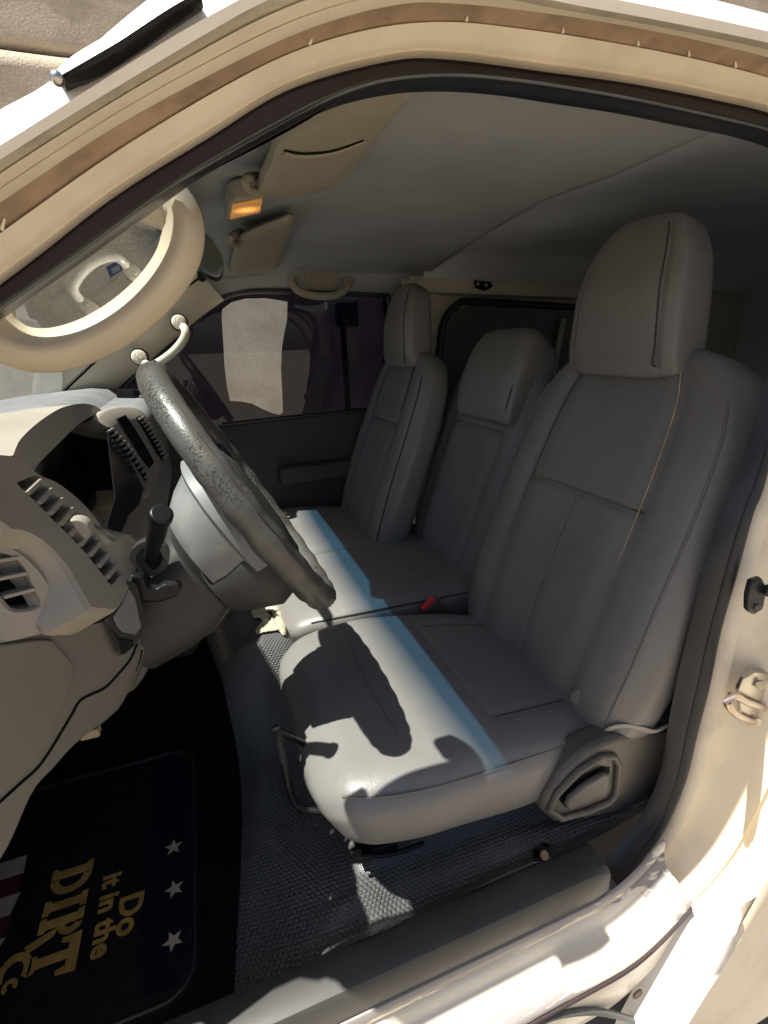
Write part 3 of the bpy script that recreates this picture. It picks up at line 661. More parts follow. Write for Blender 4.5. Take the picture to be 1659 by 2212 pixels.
def line(a, b, n=12): return [(a[0]+(b[0]-a[0])*i/n, a[1]+(b[1]-a[1])*i/n) for i in range(n+1)]

# ---- driver seat
ds = empty('driver_seat'); tag(ds, 'grey leatherette driver seat with worn tan seams, nearest the open door', 'seat', 'front seats of the van')
back_key = [(0, .610, .285, .175, .03), (.04, .602, .300, .215, .055), (.15, .612, .370, .256, .068), (.35, .652, .510, .270, .070),
            (.6, .712, .680, .268, .066), (.80, .764, .825, .254, .060), (.91, .788, .900, .226, .052), (.97, .800, .940, .182, .044), (1, .806, .955, .138, .03)]
b, bf, bp_ = padded('backrest', back_key, .292, M['vinyl'], ds, nu=96, nv=90, ex=.46, ez=.62, bolster=.020,
      seams=[(-.56, .06, .96, .035), (.56, .06, .96, .035), (0, .06, .60, .03)], cross=[(.62, -.56, .56, .008)])
for q in (-.56, .56): stitch(bf, line((q, .06), (q*.94, .95)), .0011, M['thread'] if q < 0 else M['seam'], b)
stitch(bf, line((-.56, .62), (.56, .62)), .0011, M['seam'], b)
stitch(bf, line((.012, .06), (.012, .61)), .0016, M['vinyl'], b); stitch(bf, line((-.012, .06), (-.012, .61)), .0016, M['vinyl'], b)
stitch(bf, line((-.90, .10), (-.88, .88)), .0022, M['vinyl_side'], b, name='piping'); stitch(bf, line((.90, .10), (.88, .88)), .0022, M['vinyl_side'], b, name='piping')
# frayed stitches where the seam has opened
for i in range(26):
    v = .40+.17*i/26 + random.uniform(-.003, .003)
    p = bf(-.56, v, .001); s = random.uniform(.002, .0045)
    tube('loose_stitch', [p+Vector((0, -s, s*.3)), p+Vector((-.0008, 0, 0)), p+Vector((0, s, -s*.2))], .0010, M['thread'], b, n=5)
for i in range(9):
    p = bf(.56-.02*i, .62, .001); s = random.uniform(.0015, .003)
    tube('loose_stitch', [p+Vector((0, 0, s)), p+Vector((-.0008, 0, 0)), p+Vector((0, .001, -s))], .0010, M['thread'], b, n=5)
head_key = [(0, .776, .932, .124, .034), (.03, .770, .938, .132, .046), (.15, .763, .97, .131, .052), (.5, .765, 1.05, .125, .052), (.74, .774, 1.108, .113, .048), (.89, .784, 1.150, .092, .041), (.965, .790, 1.172, .068, .031), (1, .793, 1.181, .035, .014)]
h, hf, hp = padded('headrest', head_key, .312, M['vinyl'], ds, nu=80, nv=60, ex=.38, ez=.5, bolster=-.006, seams=[(-.78, .0, .9, .02), (.78, 0, .9, .02)], groove=.003)
stitch(hf, line((-.76, .01), (-.72, .9)), .0014, M['seam'], h); stitch(hf, line((-.82, .01), (-.80, .9)), .0014, M['vinyl_side'], h)
cush_key = [(0, .665, .270, .200, .03), (.05, .655, .280, .200, .058), (.25, .540, .298, .224, .068), (.5, .400, .318, .246, .072), (.75, .250, .338, .252, .069),
            (.90, .150, .340, .240, .062), (.965, .104, .334, .216, .047), (.99, .086, .327, .18, .032), (1, .080, .324, .15, .02)]
c, cf, cp = padded('seat_cushion', [(v, x, z, w, hh) for v, x, z, w, hh in cush_key], .295, M['vinyl'], ds, nu=110, nv=90, ex=.40, ez=.55, bolster=.010,
      seams=[(-.62, .04, .55, .03), (.62, .04, .55, .03)], cross=[(.55, -.62, .62, .010)], groove=.004)
# cushions look up: spine runs forward so the face normal points up
stitch(cf, line((-.62, .05), (-.62, .55)), .0012, M['seam'], c); stitch(cf, line((.62, .05), (.62, .55)), .0012, M['seam'], c)
stitch(cf, [(-.62, .55), (-.4, .585), (0, .60), (.4, .585), (.62, .55)], .0012, M['seat_light'], c)
stitch(cf, [(-.97, .78), (-.6, .80), (0, .81), (.6, .80), (.97, .78)], .0008, M['seat_light'], c)
stitch(cf, [(-.93, .06), (-.95, .3), (-.955, .6), (-.955, .80), (-.94, .90), (-.9, .945)], .0026, M['vinyl_side'], c, name='piping')
ds['kind_note'] = ''
del ds['kind_note']
# torn patch at the outer rear corner of the cushion
for i in range(14):
    q = -.94 + random.uniform(-.02, .01); v = .10+.02*i
    p = cf(q, v, .001); s = random.uniform(.003, .008)
    tube('torn_thread', [p+Vector((s, 0, 0)), p+Vector((0, -.001, .001)), p+Vector((-s, -.001, -.002))], .0007, M['thread'], c, n=5)
# plastic hinge cover with recline lever
hy = .040
hc = [P(a, b, y=hy) for a, b in [(1170, 1755), (1178, 1725), (1215, 1670), (1262, 1625), (1300, 1606), (1345, 1590), (1400, 1580), (1448, 1572), (1448, 1700), (1400, 1745), (1330, 1762), (1262, 1772), (1200, 1780)]]
M['hinge'] = material('grey_hinge_cover_plastic', (.085, .078, .070), .45, .1, 10, bump=.2, bscale=800, bdist=.0005, dirt=(.16, .15, .13), dirt_scale=12, dirt_lo=.5, dirt_hi=.8, dirt_amt=.3)
prism('hinge_cover', hc, (0, .045, 0), M['hinge'], ds, bevel=.010)
rimp = [P(a, b, y=hy-.003) for a, b in [(1186, 1748), (1204, 1712), (1250, 1664), (1298, 1634), (1326, 1634), (1336, 1650), (1330, 1712), (1316, 1732), (1268, 1752), (1212, 1768)]]
tube('recess_rim', rimp, .0062, M['hinge'], ds, closed=True, n=10, smooth_n=0)
rc = [P(a, b, y=hy-.0015) for a, b in [(1208, 1728), (1222, 1708), (1260, 1676), (1300, 1656), (1318, 1658), (1314, 1700), (1304, 1716), (1262, 1736), (1222, 1746)]]
prism('lever_recess', rc, (0, .004, 0), M['void'], ds, bevel=.001)
lv = [P(a, b, y=hy-.004) for a, b in [(1214, 1733), (1222, 1715), (1258, 1685), (1296, 1664), (1310, 1664), (1306, 1700), (1292, 1709), (1250, 1729), (1224, 1742)]]
prism('recline_lever', lv, (0, -.010, 0), M['hinge'], ds, bevel=.004)
# slide bar, legs and runner under the cushion
bar = [P(596, 1572, y=.19), P(604, 1600, y=.19), P(622, 1690, y=.175), P(636, 1732, y=.16), P(660, 1748, y=.15), P(700, 1752, y=.14)]
tube('slide_bar', bar, .0055, M['black'], ds, smooth_n=40)
tube('slide_bar_arm', [P(598, 1576, y=.19), Vector((.17, .30, .215))], .0055, M['black'], ds)
tube('slide_bar_arm', [P(700, 1752, y=.14), Vector((.20, .14, .205))], .0055, M['black'], ds)
box('seat_runner', (.42, .165, .206), (.23, 0, 0), (0, .014, 0), (0, 0, .010), M['black'], ds)
box('seat_runner', (.36, .47, .222), (.25, 0, 0), (0, .014, 0), (0, 0, .010), M['black'], ds)
box('seat_frame', (.40, .315, .236), (.25, 0, 0), (0, .165, 0), (0, 0, .022), M['void'], ds, bevel=.01)
for x, y in ((.22, .165), (.56, .165), (.22, .47), (.56, .47)):
    box('seat_foot', (x, y, floor_z(x, y)+.010), (.016, 0, 0), (0, .016, 0), (0, 0, .016), M['black'], ds)
box('front_bracket', P(812, 1830, y=.135)+Vector((0, 0, 0)), (.035, 0, 0), (0, .012, 0), (0, 0, .010), M['black'], ds, bevel=.003)
tube('bracket_rod', [P(775, 1848, y=.12), P(840, 1846, y=.115), P(915, 1822, y=.115)], .004, M['black'], ds, smooth_n=16)
disc('bracket_bolt', P(768, 1838, y=.118), (0, -1, 0), .009, .006, M['black'], ds)
# strap over the hinge
strap = [P(1300, 1590, y=.075), P(1318, 1574, y=.055), P(1345, 1568, y=.045), P(1380, 1573, y=.036), P(1412, 1580, y=.032), P(1445, 1566, y=.03)]
sp = tube('loose_strap', strap, .0075, M['cord'], smooth_n=40, flat=.35); tag(sp, 'pale loose webbing strap lying over the driver seat hinge cover', 'strap')
# smudge patch sits in the vinyl of the back: a glued repair patch
gl_ = [bf(-.66+.045*r_*math.cos(a), .165+.022*r_*math.sin(a), .0007) for a, r_ in [(k*.524, random.uniform(.55, 1.15)) for k in range(12)]]
M['glue'] = material('dried_glue_smear', (.26, .24, .19), .55, .25, 60)
mesh('glue_smear', gl_+[bf(-.66, .165, .0010)], [(i, (i+1) % 12, 12) for i in range(12)], M['glue'], b)

# ---- middle seat with low flat headrest
ms = empty('middle_seat'); tag(ms, 'narrow grey middle seat with low thick headrest, between the two taller seats', 'seat', 'front seats of the van')
mk = [(0, .675, .345, .17, .03), (.05, .67, .36, .205, .05), (.3, .712, .50, .232, .058), (.6, .775, .69, .232, .055), (.85, .825, .85, .215, .05), (.96, .845, .915, .18, .042), (1, .855, .935, .13, .03)]
b2, f2, _ = padded('backrest', mk, .835, M['vinyl'], ms, nu=72, nv=60, ex=.45, ez=.6, bolster=.012, seams=[(-.6, .06, .97, .04), (.6, .06, .97, .04), (0, .06, .66, .03)], cross=[(.68, -.6, .6, .009)])
for q in (-.6, .6): stitch(f2, line((q, .06), (q, .95)), .0014, M['seam'], b2)
stitch(f2, line((-.6, .68), (.6, .68)), .0014, M['seam'], b2); stitch(f2, line((0, .06), (0, .67)), .0016, M['vinyl'], b2)
stitch(f2, line((.93, .08), (.92, .85)), .0022, M['vinyl_side'], b2, name='piping')
hk = [(0, .758, .768, .105, .02), (.05, .760, .773, .133, .042), (.3, .778, .835, .143, .062), (.7, .812, .922, .141, .066), (.9, .838, .968, .130, .062), (.97, .850, .985, .114, .050), (1, .857, .993, .095, .036)]
h2_, hf2, _ = padded('headrest', hk, .785, M['vinyl'], ms, nu=64, nv=44, ex=.30, ez=.42, bolster=-.004)
stitch(hf2, [(-.93, .03), (-.93, .3), (-.93, .9)], .002, M['seam'], h2_)
ck = [(0, .74, .315, .19, .03), (.06, .72, .32, .222, .05), (.4, .52, .325, .23, .054), (.8, .26, .333, .23, .052), (.93, .17, .328, .22, .044), (.985, .128, .318, .20, .030), (1, .12, .314, .17, .02)]
c2_, cf2, _ = padded('seat_cushion', ck, .815, M['vinyl'], ms, nu=90, nv=60, ex=.36, ez=.5, bolster=.004)
stitch(cf2, [(-.96, .05), (-.965, .4), (-.965, .8), (-.95, .92)], .0022, M['seam'], c2_, name='piping')
stitch(cf2, line((-.5, .45), (.2, .78)), .001, M['seat_light'], c2_)
stitch(cf2, [(-.96, .86), (-.4, .88), (0, .885), (.4, .88), (.95, .86)], .001, M['seat_light'], c2_)
box('seat_base', (.45, .815, .285), (.28, 0, 0), (0, .20, 0), (0, 0, .03), M['void'], ms, bevel=.01)

# ---- passenger seat
ps = empty('passenger_seat'); tag(ps, 'tall grey passenger seat farthest away, beside the passenger window', 'seat', 'front seats of the van')
SX, SY = -.085, .895
def shift(k, dx, dz=0, sw=1.0): return [(v, x+dx, z+dz, w*sw, t) for v, x, z, w, t in k]
b3, f3, _ = padded('backrest', shift(back_key, SX, -.005, .90), .292+SY, M['vinyl'], ps, nu=72, nv=60, ex=.46, ez=.62, bolster=.020,
      seams=[(-.56, .06, .96, .035), (.56, .06, .96, .035), (0, .06, .60, .03)], cross=[(.66, -.56, .56, .010)])
for q in (-.56, .56): stitch(f3, line((q, .06), (q*.94, .95)), .0014, M['seam'], b3)
stitch(f3, line((-.56, .66), (.56, .66)), .0014, M['seam'], b3); stitch(f3, line((0, .06), (0, .65)), .0016, M['vinyl'], b3)
stitch(f3, line((-.90, .10), (-.88, .88)), .0022, M['seam'], b3, name='piping')
h3, hf3, _ = padded('headrest', shift(head_key, SX, -.015, .95), .300+SY, M['vinyl'], ps, nu=64, nv=44, ex=.38, ez=.5, bolster=-.006)
stitch(hf3, line((-.78, .01), (-.76, .88)), .0016, M['seam'], h3)
c3_, cf3, _ = padded('seat_cushion', shift(cush_key, .02), .292+SY, M['vinyl'], ps, nu=72, nv=50, ex=.40, ez=.55, bolster=.010)
box('seat_frame', (.40, .292+SY, .205), (.27, 0, 0), (0, .20, 0), (0, 0, .05), M['void'], ps, bevel=.01)

# ---- belt buckles
def buckle(base, tip, w, label):
    e = empty('belt_buckle'); tag(e, label, 'belt buckle')
    base, tip = Vector(base), Vector(tip); ax = (tip-base); L_ = ax.length; ax.normalize()
    s = Vector((0, 1, 0)).cross(ax).normalized(); u = ax.cross(s)
    box('buckle_shell', (base+tip)/2, ax*L_/2, u*.010, s*w, M['buckle'], e, bevel=.004)
    box('release_button', tip+ax*.001, ax*.006, u*.0082, s*w*.86, M['red'], e, bevel=.001)
    tube('buckle_stem', [base, base-ax*.05], .006, M['black'], e)
    return e
buckle(P(985, 1356, y=.556), P(927, 1304, y=.552), .024, 'brown belt buckle with red button beside the driver seat')
buckle(P(812, 1176, y=1.08), P(793, 1166, y=1.08), .014, 'small red-buttoned belt buckle between middle and passenger seats')

# ================================================================== steering wheel and column
WC = Vector((.044, .320, .789)); WN = Vector((.8636, .010, .489)).normalized()      # centre and axis (towards the driver)
WU = Vector((0, 1, 0)); WU = (WU-WN*WU.dot(WN)).normalized(); WV = WN.cross(WU)        # in-plane: across, up/down
if WV.z < 0: WV = -WV
RW = .203
sw_ = empty('steering_wheel'); tag(sw_, 'worn grey leather steering wheel with peeling rim', 'steering wheel')
rim = [WC + WU*RW*math.cos(a) + WV*RW*math.sin(a) for a in np.linspace(0, 2*math.pi, 120, endpoint=False)]
N_ = 20; vs = []; fs = []
for i in range(160):
    a = 2*math.pi*i/160; rad = WU*math.cos(a)+WV*math.sin(a)
    lump = 1 + .05*math.sin(24*a) * (1 if math.sin(a) < .5 else .3)
    for j in range(N_):
        b = 2*math.pi*j/N_
        vs.append(WC + rad*(RW + .0185*lump*math.cos(b)) + WN*(.0200*lump*math.sin(b)))
for i in range(160):
    for j in range(N_):
        fs.append((i*N_+j, i*N_+(j+1) % N_, ((i+1) % 160)*N_+(j+1) % N_, ((i+1) % 160)*N_+j))
rm = mesh('rim', vs, fs, M['leather'], sw_, angle=0)
# lacing seam round the front of the rim
lac = [WC + (WU*math.cos(a)+WV*math.sin(a))*(RW+.0145) + WN*.0135 for a in np.linspace(0, 2*math.pi, 140, endpoint=False)]
tube('rim_seam', lac, .0011, M['seam'], rm, closed=True, n=5)
# hub: airbag pad toward the driver, grey cover behind it
def ringloft(name, stations, mat, parent, n=40, ex=.6, **k):
    rings = []
    for c, a, b in stations:
        rings.append([c + WU*a*sgnpow(math.cos(2*math.pi*j/n), ex) + WV*b*sgnpow(math.sin(2*math.pi*j/n), ex) for j in range(n)])
    vs = [p for r in rings for p in r]; fs = []
    for i in range(len(rings)-1):
        for j in range(n): fs.append((i*n+j, i*n+(j+1) % n, (i+1)*n+(j+1) % n, (i+1)*n+j))
    fs.append(tuple(range(n))[::-1]); fs.append(tuple((len(rings)-1)*n+j for j in range(n)))
    return mesh(name, vs, fs, mat, parent, **k)
hubc = WC - WV*.030
ringloft('airbag_pad', [(hubc-WN*.030, .105, .10), (hubc-WN*.008, .108, .105), (hubc+WN*.006, .098, .095), (hubc+WN*.014, .075, .070), (hubc+WN*.017, .03, .02)], M['column'], sw_, angle=50)
ringloft('hub_rim', [(hubc-WN*.030, .108, .112), (hubc-WN*.048, .112, .116), (hubc-WN*.052, .106, .110)], M['hub_cover'], sw_, ex=.8, angle=50)
ringloft('hub_cover', [(hubc-WN*.052-WV*.004, .104, .108), (hubc-WN*.085-WV*.010, .096, .096), (hubc-WN*.108-WV*.016, .086, .084), (hubc-WN*.113-WV*.018, .06, .06)], M['hub_cover'], sw_, ex=.8, angle=50)
ringloft('hub_lower_shade', [(hubc-WN*.026-WV*.062, .100, .074), (hubc-WN*.054-WV*.062, .110, .080), (hubc-WN*.090-WV*.060, .100, .062), (hubc-WN*.116-WV*.056, .088, .050), (hubc-WN*.119-WV*.056, .06, .03)], M['column'], sw_, ex=.75, angle=50)  # darker plastic stands in for the shadow on the lower hub
def spoke(ang, w0, w1, mat):
    r0 = WU*math.cos(ang)+WV*math.sin(ang); tn = WN.cross(r0)
    prism('spoke', [hubc-WN*.030+r0*.07+tn*w0, hubc-WN*.004+r0*.07+tn*w0*.9, WC+WN*.004+r0*(RW-.008)+tn*w1, WC-WN*.010+r0*(RW-.008)+tn*w1],
          -tn*0.0001, mat, sw_) if False else None
    vsx = []
    for r, w, d0, d1, cc in ((.07, w0, -.034, .002, hubc), (.13, (w0+w1)/2, -.026, .004, WC), (RW-.010, w1, -.012, .008, WC)):
        vsx += [cc+r0*r+tn*w+WN*d0, cc+r0*r-tn*w+WN*d0, cc+r0*r-tn*w+WN*d1, cc+r0*r+tn*w+WN*d1]
    fsx = []
    for i in range(2):
        for j in range(4): fsx.append((i*4+j, i*4+(j+1) % 4, (i+1)*4+(j+1) % 4, (i+1)*4+j))
    fsx += [(3, 2, 1, 0), (8, 9, 10, 11)]
    mesh('spoke', vsx, fsx, mat, sw_, bevel=.004)
for a_ in (R(8), R(172)): spoke(a_, .034, .022, M['column'])
for a_ in (R(238), R(302)): spoke(a_, .026, .018, M['column'])

colm = empty('steering_column'); tag(colm, 'grey plastic steering column shroud with black stalk and tilt lever', 'steering column')
ringloft('shroud', [(hubc-WN*.116-WV*.024, .068, .064), (hubc-WN*.121-WV*.026, .078, .072), (hubc-WN*.16-WV*.034, .084, .078), (hubc-WN*.21-WV*.036, .084, .074), (hubc-WN*.26-WV*.034, .08, .07)], M['column'], colm, ex=.6, angle=50)
# stalk on the near side
sb0 = P(324, 1208, y=.225); st1 = P(346, 1122, y=.165)
tube('stalk_boot', [sb0+Vector((0, .02, 0)), sb0+Vector((.0, -.004, .002))], .024, M['column'], colm, n=18)
tube('stalk_socket', [sb0+Vector((0, .01, 0)), sb0+Vector((.0, -.006, .003))], .016, M['void'], colm, n=18)
tube('stalk', [sb0, sb0.lerp(st1, .35), st1], lambda t: .0085+.003*sstep(t, .2, .7), M['black'], colm, n=18, smooth_n=14)
tip = (st1-sb0).normalized()
disc('stalk_knob', st1, tip, .0135, .014, M['black'], colm, bevel=.003)
# tilt lever below
lvp = [P(a, b, y=.185) for a, b in [(278, 1242), (284, 1288), (306, 1303), (345, 1302), (380, 1291), (394, 1271), (386, 1260), (352, 1262), (338, 1273), (318, 1268), (310, 1244)]]
prism('tilt_lever', lvp, (0, .022, -.004), M['black'], colm, bevel=.004)

# ================================================================== dashboard
da = empty('dashboard'); tag(da, 'beige and grey dashboard with slatted air vents and dark instrument cluster', 'dashboard')
DP0 = (-.19, 0, .87); DN = (1, 0, .42)           # sloping face of the dash
def dash(px, py, off=0.0):
    p = PP(px, py, DP0, DN); return p + Vector(DN).normalized()*off
def quadgrid(name, rows, mat, parent, n=16, thick=.012, **k):
    cs = [catmull(r, n) for r in rows]
    return loft(name, cs, mat, parent, solid=thick, **k)
# hood over the instruments: an arch in the y-z plane drawn rearward, with rounded lip
def arch_pts(off_out, x):
    # photographed inner outline of the opening, on the plane x
    pts = [(48, 1040), (62, 1010), (100, 965), (150, 928), (190, 905), (204, 905), (210, 930), (232, 985), (262, 1040), (290, 1090)]
    return pts
inner = [dash(a, b, .012) for a, b in [(47, 1036), (60, 1014), (100, 975), (150, 928), (186, 905), (203, 908), (212, 930), (240, 970), (266, 1020), (278, 1062)]]
outer = [dash(a, b, .016) for a, b in [(-5, 1000), (15, 962), (66, 918), (118, 889), (168, 881), (202, 893), (220, 920), (250, 962), (280, 1015), (296, 1060)]]
topb = [dash(a, b, -.03) for a, b in [(-60, 980), (-25, 940), (25, 900), (85, 868), (160, 862), (215, 880), (240, 925), (262, 975), (295, 1030), (325, 1080)]]
i1, o1, t1 = catmull(inner, 40), catmull(outer, 40), catmull(topb, 40)
back = [p+Vector((-.085, 0, .005)) for p in i1]
loft('hood_lining', [back, [p+Vector((-.012, 0, 0)) for p in i1], [p+Vector((-.0015, 0, 0)) for p in i1]], M['void'], da)
loft('instrument_hood', [[p+Vector((-.004, 0, .0)) for p in i1], i1, mixc(i1, o1, .12, -.0), mixc(i1, o1, .5), mixc(i1, o1, .9), o1, mixc(o1, t1, .5), t1, [p+Vector((-.10, 0, -.01)) for p in t1]], M['dash'], da, angle=50)
cl = [p+Vector((-.062, 0, .0)) for p in i1]
low = [dash(a, b, .0)+Vector((-.05, 0, 0)) for a, b in [(40, 1045), (90, 1080), (150, 1125), (190, 1170), (215, 1200), (245, 1160), (278, 1080)]]
face_poly = cl[::3] + [p for p in low[::-1]]
mesh('gauge_panel', face_poly, [tuple(range(len(face_poly)))], M['gauge'], da, smooth=False)
prism('cluster_side_shade', [dash(a, b, .0175) for a, b in [(210, 938), (222, 950), (248, 985), (272, 1030), (288, 1066), (280, 1098), (252, 1128), (236, 1160), (218, 1182), (200, 1150), (222, 1090), (214, 1000)]], Vector(DN).normalized()*.002, M['gauge'], da, bevel=.0006)  # black plate put in for the shade beside the cluster
# round gauge rims inside
gc = Vector((0, 0, 0))
for q in cl: gc += q
gc /= len(cl)
tube('lens_edge', [dash(92, 990, -.02), dash(130, 1035, -.025), dash(168, 1090, -.03), dash(198, 1140, -.03)], .0014, M['dash_top'], da, smooth_n=20)
# top pad behind the hood, up to the windscreen
cs = []
for y in np.linspace(.02, 1.36, 40):
    bump_ = .02*math.exp(-((y-.32)/.2)**2) + .012*math.exp(-((y-.70)/.16)**2)
    row = []
    for t in np.linspace(0, 1, 12):
        x = -.215 - .5*t + .02*sstep(y, .9, .6) - .06*sstep(y, .64, .58); row.append(Vector((x, y, .895+bump_*(1-t) - .05*t*t - .05*sstep(t, .12, 0))))
    cs.append(row)
loft('top_pad', cs, M['dash_top'], da)
# near fascia with the tall slatted vent
fas_px = [(-60, 1000), (0, 1008), (44, 1044), (92, 1064), (148, 1106), (186, 1150), (214, 1192), (248, 1170), (275, 1192), (270, 1232), (245, 1290), (216, 1338), (180, 1342), (150, 1340), (128, 1300), (108, 1262), (80, 1225), (40, 1190), (0, 1172), (-60, 1150)]
vent_px = [(-8, 1066), (12, 1056), (36, 1047), (60, 1066), (88, 1090), (122, 1120), (158, 1156), (192, 1202), (226, 1250), (222, 1262), (204, 1282), (196, 1276), (175, 1245), (150, 1215), (120, 1185), (85, 1150), (45, 1112), (5, 1080)]
def ring_panel(name, outer_px, inner_px, fn, mat, parent, depth, n=60, lip=.004):
    """plate with an opening: outer and inner closed outlines joined, rolled over at both edges"""
    def loop(px, off): 
        pts = [fn(a, b, off) for a, b in px]
        c = catmull(pts+[pts[0]], n+1)[:-1]; return c
    def align(a, b):
        k = min(range(len(b)), key=lambda i: (b[i]-a[0]).length); b2 = b[k:]+b[:k]
        return b2
    o = loop(outer_px, 0); i_ = align(o, loop(inner_px, 0))
    nrm = Vector(DN).normalized()
    o_b = [p-nrm*depth for p in o]; i_b = [p-nrm*depth for p in i_]
    return loft(name, [o_b, [p-nrm*lip for p in o], mixc(o, i_, .06), mixc(o, i_, .94), [p-nrm*lip for p in i_], i_b], mat, parent, closed_u=True, angle=28)
ring_panel('near_fascia', fas_px, vent_px, lambda a, b, o: dash(a, b, .020+o), M['dash'], da, .045)
vb = [dash(a, b, -.012) for a, b in vent_px]
mesh('vent_recess', vb, [tuple(range(len(vb)))], M['void'], da, smooth=False)
# slats across the vent
lft = catmull([dash(a, b, .010) for a, b in [(0, 1078), (45, 1112), (85, 1150), (120, 1185), (150, 1215), (175, 1245), (200, 1280)]], 100)
rgt = catmull([dash(a, b, .010) for a, b in [(34, 1049), (60, 1067), (88, 1091), (122, 1121), (158, 1157), (192, 1203), (225, 1252)]], 100)
nn = Vector(DN).normalized()
for i, t in enumerate(np.linspace(.06, .94, 9)):
    k = int(t*99); a, b = lft[k], rgt[k]; along = (lft[min(99, k+3)]-lft[max(0, k-3)]).normalized()
    c_ = (a+b)/2; half = (b-a)/2*1.02
    box('slat', c_+Vector((0, 0, 0)), half, (nn*.93+along*.12).normalized()*.0125, along*.0026, M['dash'], da, bevel=.0008)
k = 52; wc = (lft[k]+rgt[k])/2+nn*.010
disc('thumbwheel', wc-(rgt[k]-lft[k]).normalized()*.012, (rgt[k]-lft[k]), .014, .020, M['dash'], da, bevel=.002)
# end cap of the dash by the door hinge, with the small side vent
EY = .055
def endp(px, py, off=0.0): return PP(px, py, (-.165, EY, .8), (.55, -.80, .1)) + Vector((.55, -.80, .1)).normalized()*off
cap_px = [(-80, 1155), (0, 1176), (40, 1192), (80, 1228), (106, 1264), (126, 1304), (146, 1342), (140, 1362), (90, 1372), (0, 1394), (-80, 1412)]
sv_px = [(-30, 1190), (0, 1194), (30, 1205), (52, 1228), (70, 1268), (86, 1300), (78, 1312), (50, 1318), (26, 1314), (5, 1290), (-15, 1262), (-35, 1240)]
nE = Vector((.55, -.80, .1)).normalized()
def endring():
    def lp(px): 
        pts = [endp(a, b) for a, b in px]; return catmull(pts+[pts[0]], 61)[:-1]
    o = lp(cap_px); b_ = lp(sv_px); k = min(range(60), key=lambda i: (b_[i]-o[0]).length); b_ = b_[k:]+b_[:k]
    return loft('end_cap', [[p-nE*.05 for p in o], [p-nE*.004 for p in o], mixc(o, b_, .07), mixc(o, b_, .93), [p-nE*.003 for p in b_], [p-nE*.03 for p in b_]], M['dash'], da, closed_u=True, angle=28)
endring()
vb = [endp(a, b, -.024) for a, b in sv_px]; mesh('side_vent_recess', vb, [tuple(range(len(vb)))], M['void'], da, smooth=False)
for (a, b) in (((-25, 1215), (40, 1204)), ((-10, 1252), (58, 1238)), ((8, 1290), (76, 1272))):
    p, q = endp(*a, -.006), endp(*b, -.006)
    box('slat', (p+q)/2, (q-p)/2, nE*.008, (q-p).cross(nE).normalized()*.0016, M['dash'], da, bevel=.0006)
# centre stack: two slatted vents beside a dark panel
def cen(px, py, off=0.0): return PP(px, py, (-.105, .70, .84), (.86, -.42, .28)) + Vector((.86, -.42, .28)).normalized()*off
nC = Vector((.86, -.42, .28)).normalized()
cen_px = [(205, 905), (225, 885), (262, 876), (300, 880), (325, 905), (345, 940), (356, 972), (350, 1010), (330, 1060), (308, 1074), (286, 1018), (262, 960), (232, 930)]
o = [cen(a, b) for a, b in cen_px]; oc = catmull(o+[o[0]], 61)[:-1]
cc = Vector((0, 0, 0))
for q in oc: cc += q
cc /= 60
loft('centre_fascia', [[p-nC*.10 for p in oc], [p-nC*.006 for p in oc], [p.lerp(cc, .06) for p in oc], [p.lerp(cc, .5) for p in oc], [p.lerp(cc, .98) for p in oc]], M['dash'], da, closed_u=True, angle=60)
prism('centre_display', [cen(a, b, .001) for a, b in [(250, 905), (268, 897), (290, 930), (312, 965), (330, 1000), (320, 1012), (300, 985), (275, 945)]], nC*.003, M['gauge'], da, bevel=.0008)
prism('vent_recess', [cen(a, b, .001) for a, b in [(222, 930), (234, 923), (258, 945), (284, 980), (318, 1030), (312, 1040), (290, 1005), (262, 970)]], nC*.002, M['void'], da, bevel=.0005)
prism('vent_recess', [cen(a, b, .001) for a, b in [(292, 903), (302, 898), (322, 925), (340, 955), (356, 990), (350, 997), (334, 975), (314, 938)]], nC*.002, M['void'], da, bevel=.0005)
for a0, a1, b0, b1, n_ in (((222, 930), (312, 1038), (235, 923), (319, 1029), 11), ((292, 903), (350, 996), (303, 898), (357, 988), 11)):
    for i in range(n_):
        t = (i+.6)/n_; bowx = 3*math.sin(math.pi*t)
        p = cen(a0[0]+(a1[0]-a0[0])*t+bowx, a0[1]+(a1[1]-a0[1])*t-bowx, .004); q = cen(b0[0]+(b1[0]-b0[0])*t+bowx, b0[1]+(b1[1]-b0[1])*t-bowx, .004)
        box('slat', (p+q)/2, (q-p)/2, nC*.004, (q-p).cross(nC).normalized()*.0022, M['dash'], da, bevel=.0006)
# far passenger-side vent and dash end
def farv(px, py, off=0.0): return P(px, py, y=1.20-off)
prism('far_vent', [farv(a, b) for a, b in [(286, 840), (318, 845), (340, 880), (352, 915), (345, 935), (325, 915), (305, 880), (288, 862)]], (-.05, .05, 0), M['void'], da, bevel=.002)
for i in range(5):
    t = i/5; p = farv(306+36*t, 862+50*t, .006); box('slat', p, (.004, 0, -.001), (0, .004, 0), (0, 0, .010), M['dash'], da, bevel=.0008)
box('passenger_dash', (-.22, 1.02, .72), (.10, 0, 0), (0, .34, 0), (0, 0, .145), M['dash_top'], da, bevel=.04)
prism('dash_end_panel', [(-.72, .085, .62), (-.27, .085, .66), (-.27, .085, .83), (-.32, .085, .868), (-.72, .085, .84)], (0, .20, 0), M['dash_low'], da, bevel=.008)
box('dash_core', (-.44, .71, .735), (.18, 0, 0), (0, .59, 0), (0, 0, .135), M['void'], da, bevel=.02)
